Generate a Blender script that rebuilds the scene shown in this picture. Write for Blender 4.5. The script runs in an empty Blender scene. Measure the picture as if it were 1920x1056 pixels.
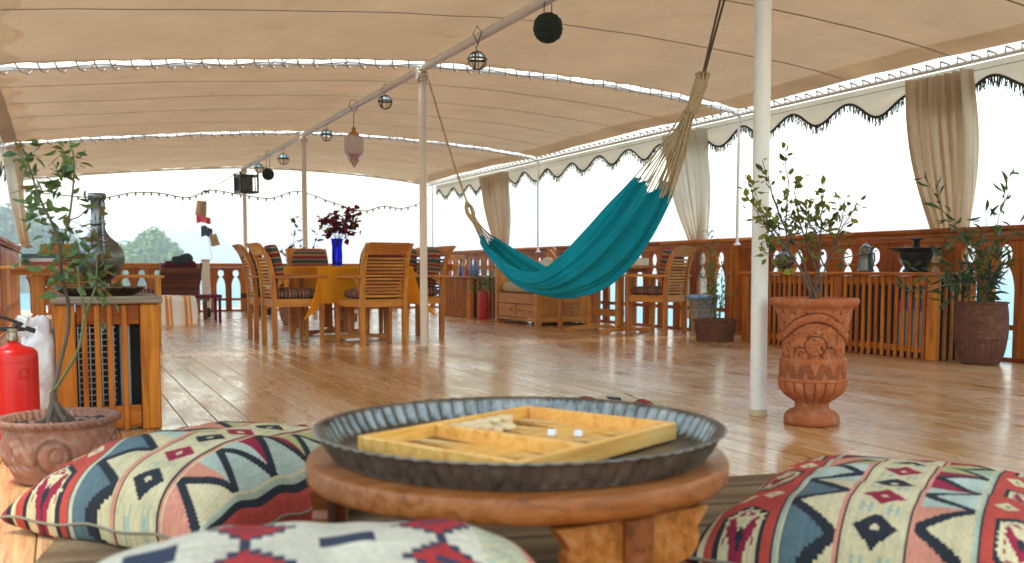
import bpy, bmesh, math, random
from mathutils import Vector, Matrix, noise
from math import sin, cos, pi, radians, sqrt, hypot
R = random.Random(7)
sc = bpy.context.scene
COL = sc.collection

# ---------------------------------------------------------------- camera, sky, sun, exposure
F_PX, CAM_H, CX, CY, HOR = 1800.0, 0.72, 960.0, 640.0, 505.0
PITCH = math.atan((CY-HOR)/F_PX)
YAW = math.atan(844.0/hypot(F_PX, CY-HOR))
cam_d = bpy.data.cameras.new('camera'); cam = bpy.data.objects.new('camera', cam_d); COL.objects.link(cam)
cam.location = (0, 0, CAM_H)
cam.rotation_euler = (pi/2-PITCH, 0, -YAW)
cam_d.sensor_width = 36; cam_d.lens = F_PX/1920*36
cam_d.shift_x = 0; cam_d.shift_y = (CY-528)/1920
cam_d.clip_start = 0.05; cam_d.clip_end = 20000
cam_d.dof.use_dof = True; cam_d.dof.focus_distance = 5.2; cam_d.dof.aperture_fstop = 3.3
sc.camera = cam

SUN_EL, SUN_AZ = radians(74), radians(-118)       # azimuth from +Y, clockwise
world = bpy.data.worlds.new('World'); sc.world = world; world.use_nodes = True
wn = world.node_tree.nodes; wl = world.node_tree.links
bg = wn['Background']; sky = wn.new('ShaderNodeTexSky'); sky.sky_type = 'NISHITA'
sky.sun_disc = False; sky.sun_elevation = SUN_EL; sky.sun_rotation = SUN_AZ
sky.dust_density = 0.6; sky.air_density = 2.2; sky.ozone_density = 1.0
wl.new(sky.outputs[0], bg.inputs[0]); bg.inputs[1].default_value = 0.15
sd = bpy.data.lights.new('sun', 'SUN'); sun = bpy.data.objects.new('sun', sd); COL.objects.link(sun)
sd.energy = 1.5; sd.angle = radians(10); sd.color = (1.0, 0.94, 0.84)
sdir = Vector((sin(SUN_AZ)*cos(SUN_EL), cos(SUN_AZ)*cos(SUN_EL), sin(SUN_EL)))
sun.rotation_euler = (-sdir).to_track_quat('-Z', 'Y').to_euler()
vs = sc.view_settings; vs.view_transform = 'Standard'; vs.look = 'None'; vs.gamma = 1; vs.exposure = 1.9
vs.use_curve_mapping = False
try:
    sc.cycles.use_denoising = True; sc.cycles.denoiser = 'OPENIMAGEDENOISE'
except Exception: pass
sc.cycles.max_bounces = 8; sc.cycles.diffuse_bounces = 5; sc.cycles.glossy_bounces = 4
sc.cycles.transmission_bounces = 8; sc.cycles.transparent_max_bounces = 12; sc.cycles.volume_bounces = 0
sc.cycles.caustics_reflective = False; sc.cycles.caustics_refractive = False
sc.cycles.sample_clamp_indirect = 6

# ---------------------------------------------------------------- surveying helpers (photo point on a known plane -> metres)
def ray(x, y):
    a, b, c = x-CX, CY-y, F_PX
    fw = c*cos(PITCH)+b*sin(PITCH); up = -c*sin(PITCH)+b*cos(PITCH)
    return (a*cos(YAW)+fw*sin(YAW), -a*sin(YAW)+fw*cos(YAW), up)
def on_y(x, y, Y):
    r = ray(x, y); t = Y/r[1]; return Vector((r[0]*t, Y, CAM_H+r[2]*t))
def on_x(x, y, X):
    r = ray(x, y); t = X/r[0]; return Vector((X, r[1]*t, CAM_H+r[2]*t))

# ---------------------------------------------------------------- mesh helpers
class M:
    def __init__(s): s.v = []; s.f = []; s.c = []
    def add(s, V, F, col=None):
        o = len(s.v); s.v += [tuple(p) for p in V]; s.f += [tuple(i+o for i in q) for q in F]
        return s
    def box(s, c, d, b=0.004, rz=0.0, mat=None):
        hx, hy, hz = d[0]/2, d[1]/2, d[2]/2; b = min(b, hx*.45, hy*.45, hz*.45)
        V = []; idx = {}
        for i in (-1, 1):
            for j in (-1, 1):
                for k in (-1, 1):
                    for ax, p in enumerate(((i*hx, j*(hy-b), k*(hz-b)), (i*(hx-b), j*hy, k*(hz-b)), (i*(hx-b), j*(hy-b), k*hz))):
                        idx[i, j, k, ax] = len(V); V.append(p)
        Fc = []
        for i in (-1, 1):
            q = [idx[i, j, k, 0] for j, k in ((-1, -1), (1, -1), (1, 1), (-1, 1))]; Fc.append(q if i > 0 else q[::-1])
            q = [idx[j, i, k, 1] for j, k in ((-1, -1), (1, -1), (1, 1), (-1, 1))]; Fc.append(q[::-1] if i > 0 else q)
            q = [idx[j, k, i, 2] for j, k in ((-1, -1), (1, -1), (1, 1), (-1, 1))]; Fc.append(q if i > 0 else q[::-1])
        for i in (-1, 1):
            for j in (-1, 1):
                q = [idx[i, j, -1, 0], idx[i, j, -1, 1], idx[i, j, 1, 1], idx[i, j, 1, 0]]; Fc.append(q[::-1] if i*j < 0 else q)
                q = [idx[i, -1, j, 0], idx[i, 1, j, 0], idx[i, 1, j, 2], idx[i, -1, j, 2]]; Fc.append(q[::-1] if i*j < 0 else q)
                q = [idx[-1, i, j, 1], idx[-1, i, j, 2], idx[1, i, j, 2], idx[1, i, j, 1]]; Fc.append(q[::-1] if i*j < 0 else q)
        for i in (-1, 1):
            for j in (-1, 1):
                for k in (-1, 1):
                    q = [idx[i, j, k, 0], idx[i, j, k, 1], idx[i, j, k, 2]]; Fc.append(q if i*j*k > 0 else q[::-1])
        cr, sr = cos(rz), sin(rz)
        V = [Vector((x*cr-y*sr, x*sr+y*cr, z)) for x, y, z in V]
        if mat is not None: V = [mat @ p for p in V]
        c = Vector(c)
        return s.add([p+c for p in V], Fc)
    def bar(s, a, b, w, t, up=(0, 0, 1), bev=0.003):
        a, b = Vector(a), Vector(b); d = b-a; L = d.length; y = d.normalized()
        x = y.cross(Vector(up)); x = x.normalized() if x.length > 1e-5 else Vector((1, 0, 0)); z = x.cross(y)
        m = Matrix((x, y, z)).transposed()
        return s.box((a+b)/2, (w, L, t), bev, 0, m)
    def tube(s, pts, r, n=8, cap=True):
        pts = [Vector(p) for p in pts]; rs = r if isinstance(r, (list, tuple)) else [r]*len(pts)
        V = []; Fc = []; N = len(pts); ref = None
        for i, p in enumerate(pts):
            t = (pts[min(i+1, N-1)]-pts[max(i-1, 0)]).normalized()
            if ref is None:
                ref = Vector((0, 0, 1)) if abs(t.z) < .9 else Vector((1, 0, 0))
            u = ref-t*ref.dot(t); u = u.normalized() if u.length > 1e-6 else t.orthogonal().normalized(); w = t.cross(u); ref = u
            for k in range(n):
                a = 2*pi*k/n; V.append(p+(u*cos(a)+w*sin(a))*rs[i])
        for i in range(N-1):
            for k in range(n):
                k2 = (k+1) % n; Fc.append((i*n+k, i*n+k2, (i+1)*n+k2, (i+1)*n+k))
        if cap: Fc.append(tuple(range(n))[::-1]); Fc.append(tuple((N-1)*n+k for k in range(n)))
        return s.add(V, Fc)
    def lathe(s, prof, n=32, c=(0, 0, 0), disp=None, cap=True):
        V = []; Fc = []; N = len(prof)
        for i, (r, z) in enumerate(prof):
            for k in range(n):
                a = 2*pi*k/n; rr = r+(disp(a, z, r, i) if disp else 0)
                V.append((c[0]+rr*cos(a), c[1]+rr*sin(a), c[2]+z))
        for i in range(N-1):
            for k in range(n):
                k2 = (k+1) % n; Fc.append((i*n+k, i*n+k2, (i+1)*n+k2, (i+1)*n+k))
        if cap:
            Fc.append(tuple(range(n))[::-1]); Fc.append(tuple((N-1)*n+k for k in range(n)))
        return s.add(V, Fc)
    def grid(s, nu, nv, fn, wrap=False):
        V = [fn(i/nu, j/nv) for j in range(nv+1) for i in range(nu+1)]
        Fc = [(j*(nu+1)+i, j*(nu+1)+i+1, (j+1)*(nu+1)+i+1, (j+1)*(nu+1)+i) for j in range(nv) for i in range(nu)]
        return s.add(V, Fc)
    def prism(s, poly, t, fn):
        """flat outline poly (2D) given thickness t; fn(u,v,w) maps to 3D"""
        n = len(poly); V = [fn(u, v, -t/2) for u, v in poly]+[fn(u, v, t/2) for u, v in poly]
        Fc = [tuple(range(n))[::-1], tuple(range(n, 2*n))]+[(i, (i+1) % n, n+(i+1) % n, n+i) for i in range(n)]
        return s.add(V, Fc)
    def sell(s, d, e=.4, nu=24, nv=12, c=(0, 0, 0), mat=None, fn=None):
        """soft cushion block (superellipsoid)"""
        sg = lambda x, p: math.copysign(abs(x)**p, x)
        V = []; Fc = []
        for j in range(nv+1):
            b = -pi/2+pi*j/nv
            for i in range(nu):
                a = 2*pi*i/nu
                p = Vector((d[0]/2*sg(cos(b), e)*sg(cos(a), e), d[1]/2*sg(cos(b), e)*sg(sin(a), e), d[2]/2*sg(sin(b), .8)))
                if fn: p = fn(p)
                if mat is not None: p = mat @ p
                V.append(p+Vector(c))
        for j in range(nv):
            for i in range(nu):
                i2 = (i+1) % nu; Fc.append((j*nu+i, j*nu+i2, (j+1)*nu+i2, (j+1)*nu+i))
        return s.add(V, Fc)
    def mesh(s, name, mat, smooth=False, fix=True, cols=None, ang=None):
        me = bpy.data.meshes.new(name); me.from_pydata(s.v, [], s.f); me.validate(verbose=False)
        if fix:
            bm = bmesh.new(); bm.from_mesh(me); bmesh.ops.remove_doubles(bm, verts=bm.verts, dist=1e-6)
            bmesh.ops.recalc_face_normals(bm, faces=bm.faces); bm.to_mesh(me); bm.free()
        if mat: me.materials.append(mat)
        if smooth:
            me.polygons.foreach_set('use_smooth', [True]*len(me.polygons))
            if ang: me.set_sharp_from_angle(angle=radians(ang))
        if cols:
            at = me.color_attributes.new('weave', 'FLOAT_COLOR', 'CORNER')
            for p in me.polygons:
                c = cols[p.index]
                for li in p.loop_indices: at.data[li].color = (c[0], c[1], c[2], 1)
        me.update(); return me
    def build(s, name, mat, parent=None, smooth=False, loc=(0, 0, 0), rz=0, ang=40, **k):
        return put(name, s.mesh(name, mat, smooth, ang=ang, **k), parent, loc, rz)
def put(name, me, parent=None, loc=(0, 0, 0), rz=0, rot=None):
    o = bpy.data.objects.new(name, me); COL.objects.link(o); o.parent = parent; o.location = loc
    o.rotation_euler = rot if rot is not None else (0, 0, rz); return o
def tag(o, label=None, cat=None, group=None, kind=None):
    for k, v in (('label', label), ('category', cat), ('group', group), ('kind', kind)):
        if v: o[k] = v
    return o
def groove(o, fn, prof, n, depth):
    """marks the carved lines of a lathed pot (coloured darker the deeper they go)"""
    me = o.data; at = me.attributes.new('groove', 'FLOAT', 'POINT'); k = 0
    for i, (r_, z) in enumerate(prof):
        for j in range(n):
            at.data[k].value = max(0, min(1, -fn(2*pi*j/n, z, r_, i)/depth)); k += 1
    return o
def thing(name, label, cat, loc=(0, 0, 0), rz=0, group=None):
    return tag(put(name, None, None, loc, rz), label, cat, group)
def struct(o, kind='structure'): o['kind'] = kind; return o
def dup(o, parent=None):
    c = o.copy(); COL.objects.link(c); c.parent = parent
    for ch in list(o.children): dup(ch, c)
    return c
CACHE = {}
def plank_mesh(d, mat, b=.003):
    k = (tuple(round(x, 4) for x in d), mat.name, b)
    if k not in CACHE: CACHE[k] = M().box((0, 0, 0), d, b).mesh('piece', mat)
    return CACHE[k]
def pb(name, mat, parent, c, d, b=.003, rz=0, rot=None): return put(name, plank_mesh(d, mat, b), parent, c, rz, rot)

# ---------------------------------------------------------------- materials
class N:
    def __init__(s, name):
        s.m = bpy.data.materials.new(name); s.m.use_nodes = True; s.t = s.m.node_tree; s.p = s.t.nodes['Principled BSDF']
        s.out = s.t.nodes['Material Output']
    def n(s, typ, **kw):
        o = s.t.nodes.new('ShaderNode'+typ)
        for k, v in kw.items():
            if k.startswith('i_'):
                key = k[2:]; key = int(key) if key.isdigit() else key.replace('_', ' ')
                s.set(o.inputs[key], v)
            else: setattr(o, k, v)
        return o
    def set(s, inp, v):
        if isinstance(v, bpy.types.NodeSocket): s.t.links.new(v, inp)
        else: inp.default_value = v
    def co(s, scale=(1, 1, 1), rnd=True, typ='Object'):
        tc = s.n('TexCoord'); mp = s.n('Mapping'); s.set(mp.inputs[0], tc.outputs[typ]); mp.inputs['Scale'].default_value = scale
        if rnd:
            oi = s.n('ObjectInfo'); mu = s.n('VectorMath', operation='SCALE'); mu.inputs[0].default_value = (31, 17, 23)
            s.set(mu.inputs['Scale'], oi.outputs['Random']); s.set(mp.inputs['Location'], mu.outputs[0])
        return mp.outputs[0]
    def noise(s, vec, scale, detail=4, rough=.55, dist=0):
        o = s.n('TexNoise'); s.set(o.inputs['Vector'], vec); o.inputs['Scale'].default_value = scale
        o.inputs['Detail'].default_value = detail; o.inputs['Roughness'].default_value = rough; o.inputs['Distortion'].default_value = dist
        return o.outputs['Fac']
    def ramp(s, fac, stops, const=False):
        o = s.n('ValToRGB'); s.set(o.inputs[0], fac); cr = o.color_ramp
        if const: cr.interpolation = 'CONSTANT'
        while len(cr.elements) < len(stops): cr.elements.new(.5)
        for e, (p, c) in zip(cr.elements, stops): e.position = p; e.color = (*c, 1) if len(c) == 3 else c
        return o.outputs[0]
    def mix(s, f, a, b, mode='MIX'):
        o = s.n('Mix', data_type='RGBA', blend_type=mode); s.set(o.inputs[0], f)
        for i, v in ((6, a), (7, b)):
            if isinstance(v, bpy.types.NodeSocket): s.t.links.new(v, o.inputs[i])
            else: o.inputs[i].default_value = (*v, 1)
        return o.outputs[2]
    def math(s, op, a, b=0.0):
        o = s.n('Math', operation=op); s.set(o.inputs[0], a); s.set(o.inputs[1], b); return o.outputs[0]
    def mr(s, v, a, b, c, d):
        o = s.n('MapRange'); s.set(o.inputs[0], v)
        for i, x in enumerate((a, b, c, d)): o.inputs[i+1].default_value = x
        return o.outputs[0]
    def bump(s, h, st=.3, d=.01):
        o = s.n('Bump'); o.inputs['Strength'].default_value = st; o.inputs['Distance'].default_value = d; s.set(o.inputs['Height'], h)
        s.set(s.p.inputs['Normal'], o.outputs[0]); return o
    def fin(s, col=None, rough=None, metal=None, spec=None, coat=None):
        if col is not None: s.set(s.p.inputs['Base Color'], col if isinstance(col, bpy.types.NodeSocket) else (*col, 1))
        if rough is not None: s.set(s.p.inputs['Roughness'], rough)
        if metal is not None: s.set(s.p.inputs['Metallic'], metal)
        if spec is not None: s.set(s.p.inputs['Specular IOR Level'], spec)
        if coat is not None: s.p.inputs['Coat Weight'].default_value = coat[0]; s.p.inputs['Coat Roughness'].default_value = coat[1]
        return s.m

def wood(name, dark, mid, light, axis=2, rough=.38, sc_=1.0, coat=None, var=.35, spec=.28):
    g = N(name); s = [14*sc_]*3; s[axis] = 1.1*sc_
    v = g.co(tuple(s)); n1 = g.noise(v, 2.2, 5, .6, .6)
    s2 = [120*sc_]*3; s2[axis] = 3*sc_; n2 = g.noise(g.co(tuple(s2)), 2, 3, .6)
    n3 = g.noise(g.co((2.2, 2.2, 2.2)), 2.5, 4, .6)
    f = g.math('ADD', g.math('MULTIPLY', n1, .75), g.math('MULTIPLY', n2, .25))
    c = g.ramp(f, [(.32, dark), (.5, mid), (.68, light)])
    oi = g.n('ObjectInfo'); hv = g.n('HueSaturation'); g.set(hv.inputs['Color'], c)
    g.set(hv.inputs['Value'], g.mr(oi.outputs['Random'], 0, 1, 1-var, 1+var))
    g.set(hv.inputs['Hue'], g.mr(oi.outputs['Random'], 0, 1, .492, .508))
    c2 = g.mix(g.mr(n3, .55, .75, 0, .35), hv.outputs[0], dark)
    g.bump(f, .25, .004)
    return g.fin(c2, g.mr(n3, .3, .7, rough-.08, rough+.12), spec=spec, coat=coat)
def plain(name, col, rough=.5, metal=0, var=.12, scale=6, bump=0, dirt=None, spec=None, coat=None):
    g = N(name); v = g.co((1, 1, 1)); n1 = g.noise(v, scale, 6, .6)
    lo = tuple(x*(1-var) for x in col); hi = tuple(min(1, x*(1+var)) for x in col)
    c = g.ramp(n1, [(.3, lo), (.7, hi)])
    if dirt: c = g.mix(g.mr(g.noise(v, scale*2.7, 8, .7), .52, .66, 0, .8), c, dirt)
    if bump: g.bump(g.noise(v, scale*6, 5, .6), bump, .004)
    return g.fin(c, g.mr(n1, .3, .7, max(.03, rough-.07), rough+.07), metal, spec, coat)

WOOD_RAIL = {a: wood('varnished_rail_wood_%s' % 'xyz'[a], (.19, .040, .003), (.42, .115, .008), (.56, .19, .018), a, .45, spec=.15) for a in (0, 1, 2)}
WOOD_TEAK = {a: wood('oiled_teak_%s' % 'xyz'[a], (.30, .10, .014), (.55, .215, .034), (.70, .32, .065), a, .45, var=.15) for a in (0, 1, 2)}
WOOD_SLAT = {a: wood('cabinet_slat_wood_%s' % 'xyz'[a], (.24, .055, .004), (.48, .145, .010), (.64, .23, .022), a, .4, var=.2, spec=.2) for a in (0, 1, 2)}
WOOD_BENCH = {a: wood('pine_bench_wood_%s' % 'xyz'[a], (.34, .125, .022), (.55, .225, .042), (.66, .31, .075), a, .4, var=.1) for a in (0, 1, 2)}
WOOD_WEATHER = wood('weathered_top_board', (.12, .08, .055), (.22, .16, .115), (.34, .27, .2), 0, .75)
WOOD_TABLE = wood('worn_orange_table_wood', (.10, .025, .005), (.28, .078, .010), (.36, .14, .05), 0, .34, 1.3)
WOOD_LOUNGE = wood('dark_red_lounger_wood', (.07, .02, .012), (.15, .045, .022), (.22, .075, .035), 0, .45)

def deck_mat():
    g = N('varnished_deck_plank')
    v = g.co((24, 1.0, 24)); n1 = g.noise(v, 1.6, 6, .62, 1.1)
    n2 = g.noise(g.co((170, 3.0, 170)), 1.5, 3, .6)
    n3 = g.noise(g.co((1.6, .7, 1.6), rnd=False, typ='Generated'), 3, 4, .6)
    wv = g.co((3.2, 1.1, 3.2)); n4 = g.noise(wv, 2.4, 7, .68, .4)
    f = g.math('ADD', g.math('MULTIPLY', n1, .7), g.math('MULTIPLY', n2, .3))
    c = g.ramp(f, [(.3, (.23, .082, .017)), (.46, (.50, .225, .054)), (.58, (.62, .325, .092)), (.72, (.68, .41, .15))])
    oi = g.n('ObjectInfo'); hv = g.n('HueSaturation'); g.set(hv.inputs['Color'], c)
    g.set(hv.inputs['Value'], g.mr(oi.outputs['Random'], 0, 1, .86, 1.14)); g.set(hv.inputs['Saturation'], g.mr(oi.outputs['Random'], 0, 1, 1.02, .85))
    worn = g.mr(n4, .5, .66, 0, .5)
    c2 = g.mix(worn, hv.outputs[0], (.54, .36, .21))
    knots = g.n('TexVoronoi', feature='F1'); g.set(knots.inputs['Vector'], g.co((5, 1.6, 5))); knots.inputs['Scale'].default_value = 1.0
    c3 = g.mix(g.mr(knots.outputs['Distance'], .03, .09, .75, 0), c2, (.11, .04, .015))
    r = g.math('ADD', g.mr(n4, .35, .7, .13, .36), g.mr(n2, .3, .7, -.03, .06))
    geo = g.n('NewGeometry'); mp = g.n('Mapping'); g.set(mp.inputs[0], geo.outputs['Position']); mp.inputs['Scale'].default_value = (1.2, .45, 1)
    wide = g.noise(mp.outputs[0], 1.0, 5, .6, .5); r = g.math('ADD', r, g.mr(wide, .42, .68, -.03, .15)); c3 = g.mix(g.mr(wide, .52, .72, 0, .28), c3, (.50, .36, .24))
    h = g.math('ADD', g.math('MULTIPLY', n1, .55), g.math('ADD', g.math('MULTIPLY', n2, .18), g.math('MULTIPLY', g.noise(g.co((7, 1.3, 7)), 1.3, 2, .5), .9)))
    g.bump(h, .45, .006)
    g.p.inputs['Specular IOR Level'].default_value = .4
    return g.fin(c3, r, coat=(.22, .12))
DECK = deck_mat()

def cloth(name, col, trans, stain=None, weave=220, tamt=.5, bump=.15, var=.1, sheen=0):
    g = N(name); v = g.co((1, 1, 1), rnd=False); n1 = g.noise(v, 1.7, 6, .6); n2 = g.noise(v, 40, 3, .6)
    lo = tuple(x*(1-var) for x in col); hi = tuple(min(1, x*(1+var)) for x in col)
    c = g.ramp(g.math('ADD', g.math('MULTIPLY', n1, .8), g.math('MULTIPLY', n2, .2)), [(.32, lo), (.68, hi)])
    if stain: c = g.mix(g.mr(g.noise(v, 3.1, 8, .75), .56, .75, 0, .5), c, stain)
    g.bump(g.noise(v, weave, 2, .5), bump, .002)
    g.fin(c, .9, spec=.15)
    if tamt > 0:
        tr = g.n('BsdfTranslucent'); g.set(tr.inputs[0], g.mix(1.0, c, trans, 'MULTIPLY')); mx = g.n('MixShader'); mx.inputs[0].default_value = tamt
        g.t.links.new(g.p.outputs[0], mx.inputs[1]); g.t.links.new(tr.outputs[0], mx.inputs[2]); g.t.links.new(mx.outputs[0], g.out.inputs[0])
    return g.m
CANVAS = cloth('canopy_canvas', (.57, .447, .32), (.9, .73, .55), (.36, .25, .155), 160, .185, .3)
CANVAS2 = cloth('canopy_hem_canvas', (.86, .81, .74), (1, .98, .95), None, 160, .9, .2)
VALANCE = cloth('valance_canvas', (.80, .67, .53), (1, .84, .70), None, 160, .45, .15)
CURTAIN = cloth('curtain_cotton', (.70, .57, .42), (.95, .78, .6), None, 200, .28, .12)
CURTAIN_SHEER = cloth('pale_curtain_cotton', (.78, .71, .60), (.95, .86, .72), None, 200, .45, .12)
ORANGE = cloth('orange_tablecloth', (.97, .41, .006), (1, .75, .2), None, 200, .42, .06)
TEAL = cloth('teal_hammock_cloth', (.003, .35, .47), (.1, .95, 1.0), (.003, .2, .29), 260, .4, .25, .22)
ROPE = plain('hemp_rope', (.50, .38, .22), .9, 0, .25, 60, .6)
ROPE_D = plain('dark_cord', (.10, .075, .05), .9, 0, .2, 60, .4)
WHITE = plain('white_paint', (.80, .78, .74), .32, 0, .05, 5, .05)
WHITE_P = plain('white_pipe_paint', (.80, .78, .74), .4, 0, .05, 9)
CREAM_PIPE = plain('cream_pole_paint', (.78, .68, .58), .38, 0, .06, 5)
SEAM = plain('canvas_seam_tape', (.25, .15, .08), .9, 0, .2, 12)
LACE_T = plain('weathered_lacing_cord', (.42, .36, .28), .85, 0, .25, 30)
LACE = plain('white_lacing_cord', (.78, .75, .68), .8, 0, .1, 30)
FRINGE = plain('dark_fringe_yarn', (.03, .024, .022), .9, 0, .3, 20)
TERRA = None
RED = plain('red_enamel', (.56, .008, .003), .34, 0, .10, 4, spec=.3, coat=(.18, .1))
BLACK = plain('black_plastic', (.012, .012, .012), .4, 0, .2, 10)
BRASS = plain('brass', (.55, .36, .1), .3, 1, .15, 12)
STEEL = plain('aluminium_grille', (.42, .43, .44), .38, 1, .1, 12)
DARKIN = plain('dark_interior', (.014, .013, .012), .8)
PEWTER = plain('tarnished_pewter', (.17, .18, .175), .36, 1, .35, 9, .35, (.035, .04, .04))
COPPER = plain('oxidised_copper_tray', (.21, .20, .17), .36, .9, .4, 8, .5, (.045, .065, .055))
COPPER2 = plain('dark_copper_plate', (.22, .12, .05), .42, 1, .3, 10, .4, (.05, .035, .02))
IRON = plain('black_iron', (.02, .021, .021), .5, .7, .2, 10, .3)
PINE = wood('honey_pine_board', (.58, .24, .035), (.74, .39, .085), (.82, .50, .15), 0, .3, 1.4, var=.05)
BONE = plain('pale_wood_counter', (.72, .52, .28), .4, 0, .1, 12)
GLASSY = plain('white_die_plastic', (.72, .76, .8), .2)
JUTE = None
SACK = plain('white_plastic_sack', (.74, .76, .77), .42, 0, .05, 6, .2)
SOIL = plain('potting_soil', (.04, .028, .02), .95, 0, .5, 30, .8)
BARK = plain('brown_stem', (.10, .07, .045), .8, 0, .3, 30, .5)
GREENSTEM = plain('green_stem', (.11, .13, .04), .6, 0, .2, 30)
def leafm(name, a, b, tip=None):
    g = N(name); v = g.co((1, 1, 1)); n1 = g.noise(v, 3, 4); c = g.ramp(n1, [(.3, a), (.7, b)])
    if tip:
        tc = g.n('TexCoord'); sx = g.n('SeparateXYZ'); g.set(sx.inputs[0], tc.outputs['Object'])
        c = g.mix(g.mr(sx.outputs[1], .55, .95, 0, .9), c, tip)
    g.fin(c, .42, spec=.4)
    tr = g.n('BsdfTranslucent'); g.set(tr.inputs[0], g.mix(1.0, c, (1.0, 1.0, .45), 'MULTIPLY')); mx = g.n('MixShader'); mx.inputs[0].default_value = .35
    g.t.links.new(g.p.outputs[0], mx.inputs[1]); g.t.links.new(tr.outputs[0], mx.inputs[2]); g.t.links.new(mx.outputs[0], g.out.inputs[0])
    return g.m
LEAF_ROSE = [leafm('rose_leaf_green', (.035, .085, .03), (.075, .15, .05)), leafm('rose_leaf_pale', (.10, .19, .07), (.18, .25, .1)), leafm('rose_leaf_browning', (.10, .13, .035), (.2, .17, .05), (.45, .14, .05))]
LEAF_BOUG = [leafm('bush_leaf_dark', (.035, .06, .018), (.07, .1, .025)), leafm('bush_leaf_olive', (.12, .15, .025), (.2, .22, .03)), leafm('bush_leaf_yellow', (.2, .22, .03), (.32, .28, .04))]
LEAF_NEEM = [leafm('feather_leaf_dark', (.018, .05, .02), (.04, .085, .03)), leafm('feather_leaf_mid', (.045, .1, .03), (.09, .15, .045))]
LEAF_FRESH = [leafm('fresh_leaf', (.07, .16, .035), (.13, .24, .05)), leafm('fresh_leaf_yellow', (.2, .24, .04), (.3, .3, .05))]
PETAL = leafm('crimson_petal', (.14, .003, .010), (.27, .006, .02))
BLUEGLASS = N('cobalt_glass'); BLUEGLASS.p.inputs['Transmission Weight'].default_value = .9; BLUEGLASS.p.inputs['IOR'].default_value = 1.4
BLUEGLASS = BLUEGLASS.fin((.012, .07, .75), .05)
CLEAR = N('clear_glass'); CLEAR.p.inputs['Transmission Weight'].default_value = 1; CLEAR.p.inputs['IOR'].default_value = 1.25
CLEAR = CLEAR.fin((.93, .95, .93), .03)
PINKGLASS = N('frosted_pink_glass'); PINKGLASS.p.inputs['Transmission Weight'].default_value = .35
PINKGLASS = PINKGLASS.fin((.80, .62, .55), .3)
ROSEGLASS = N('rose_glass'); ROSEGLASS.p.inputs['Transmission Weight'].default_value = .35
ROSEGLASS = ROSEGLASS.fin((.6, .22, .18), .25)
MOSS = plain('dark_green_mesh_paper', (.012, .022, .012), .85, 0, .4, 30, .5)
WEAVE = N('kilim_weave')
_a = WEAVE.n('Attribute', attribute_name='weave'); _v = WEAVE.co((1, 1, 1), rnd=False)
_n = WEAVE.noise(_v, 9, 5, .6); _h = WEAVE.n('HueSaturation'); WEAVE.set(_h.inputs['Color'], _a.outputs['Color']); WEAVE.set(_h.inputs['Value'], WEAVE.mr(_n, .3, .7, .82, 1.12))
_w = WEAVE.n('TexWave', wave_type='BANDS', bands_direction='X'); WEAVE.set(_w.inputs['Vector'], _v); _w.inputs['Scale'].default_value = 130
WEAVE.bump(WEAVE.math('ADD', _w.outputs['Fac'], WEAVE.noise(_v, 400, 2)), .35, .0012)
WEAVE = WEAVE.fin(_h.outputs[0], .92, spec=.15)

def stripes(name, axis, freq, dark=1.0):
    g = N(name); tc = g.n('TexCoord'); sx = g.n('SeparateXYZ'); g.set(sx.inputs[0], tc.outputs['Object'])
    f = g.math('FRACT', g.math('MULTIPLY', g.math('ADD', sx.outputs[axis], 3.03), freq))
    k = lambda *c: tuple(x*dark for x in c)
    c = g.ramp(f, [(0, k(.035, .06, .052)), (.24, k(.40, .34, .25)), (.27, k(.17, .022, .03)), (.48, k(.46, .19, .055)), (.57, k(.065, .08, .07)), (.76, k(.38, .33, .25)), (.79, k(.20, .03, .03)), (.95, k(.40, .17, .05))], True)
    n1 = g.noise(g.co((1, 1, 1)), 60, 4); hv = g.n('HueSaturation'); g.set(hv.inputs['Color'], c); g.set(hv.inputs['Value'], g.mr(n1, .3, .7, .8, 1.2))
    g.bump(g.noise(g.co((1, 1, 1)), 250, 2), .2, .002)
    return g.fin(hv.outputs[0], .9, spec=.15)
STR_Y = stripes('striped_seat_fabric', 1, 7.6, 1.15); STR_Z = stripes('striped_back_fabric', 2, 5.2, 1.15)

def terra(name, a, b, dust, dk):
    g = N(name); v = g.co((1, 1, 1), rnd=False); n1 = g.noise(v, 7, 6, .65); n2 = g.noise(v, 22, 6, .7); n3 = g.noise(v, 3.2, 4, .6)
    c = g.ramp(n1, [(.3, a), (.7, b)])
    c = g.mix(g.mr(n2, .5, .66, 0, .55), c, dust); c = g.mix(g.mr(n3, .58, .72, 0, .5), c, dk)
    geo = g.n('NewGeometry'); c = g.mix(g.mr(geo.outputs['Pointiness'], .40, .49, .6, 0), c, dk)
    gv = g.n('Attribute', attribute_name='groove'); c = g.mix(g.math('MULTIPLY', gv.outputs['Fac'], .8), c, dk)  # clay colour turns darker along the carved lines
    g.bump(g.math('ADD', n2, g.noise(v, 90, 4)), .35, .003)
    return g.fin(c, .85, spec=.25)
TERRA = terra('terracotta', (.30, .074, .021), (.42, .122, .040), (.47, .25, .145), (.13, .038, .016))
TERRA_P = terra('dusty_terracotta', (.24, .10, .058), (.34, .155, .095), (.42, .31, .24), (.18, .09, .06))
TERRA_D = terra('dark_brown_clay', (.10, .037, .020), (.16, .062, .034), (.22, .125, .085), (.04, .018, .012))

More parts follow.
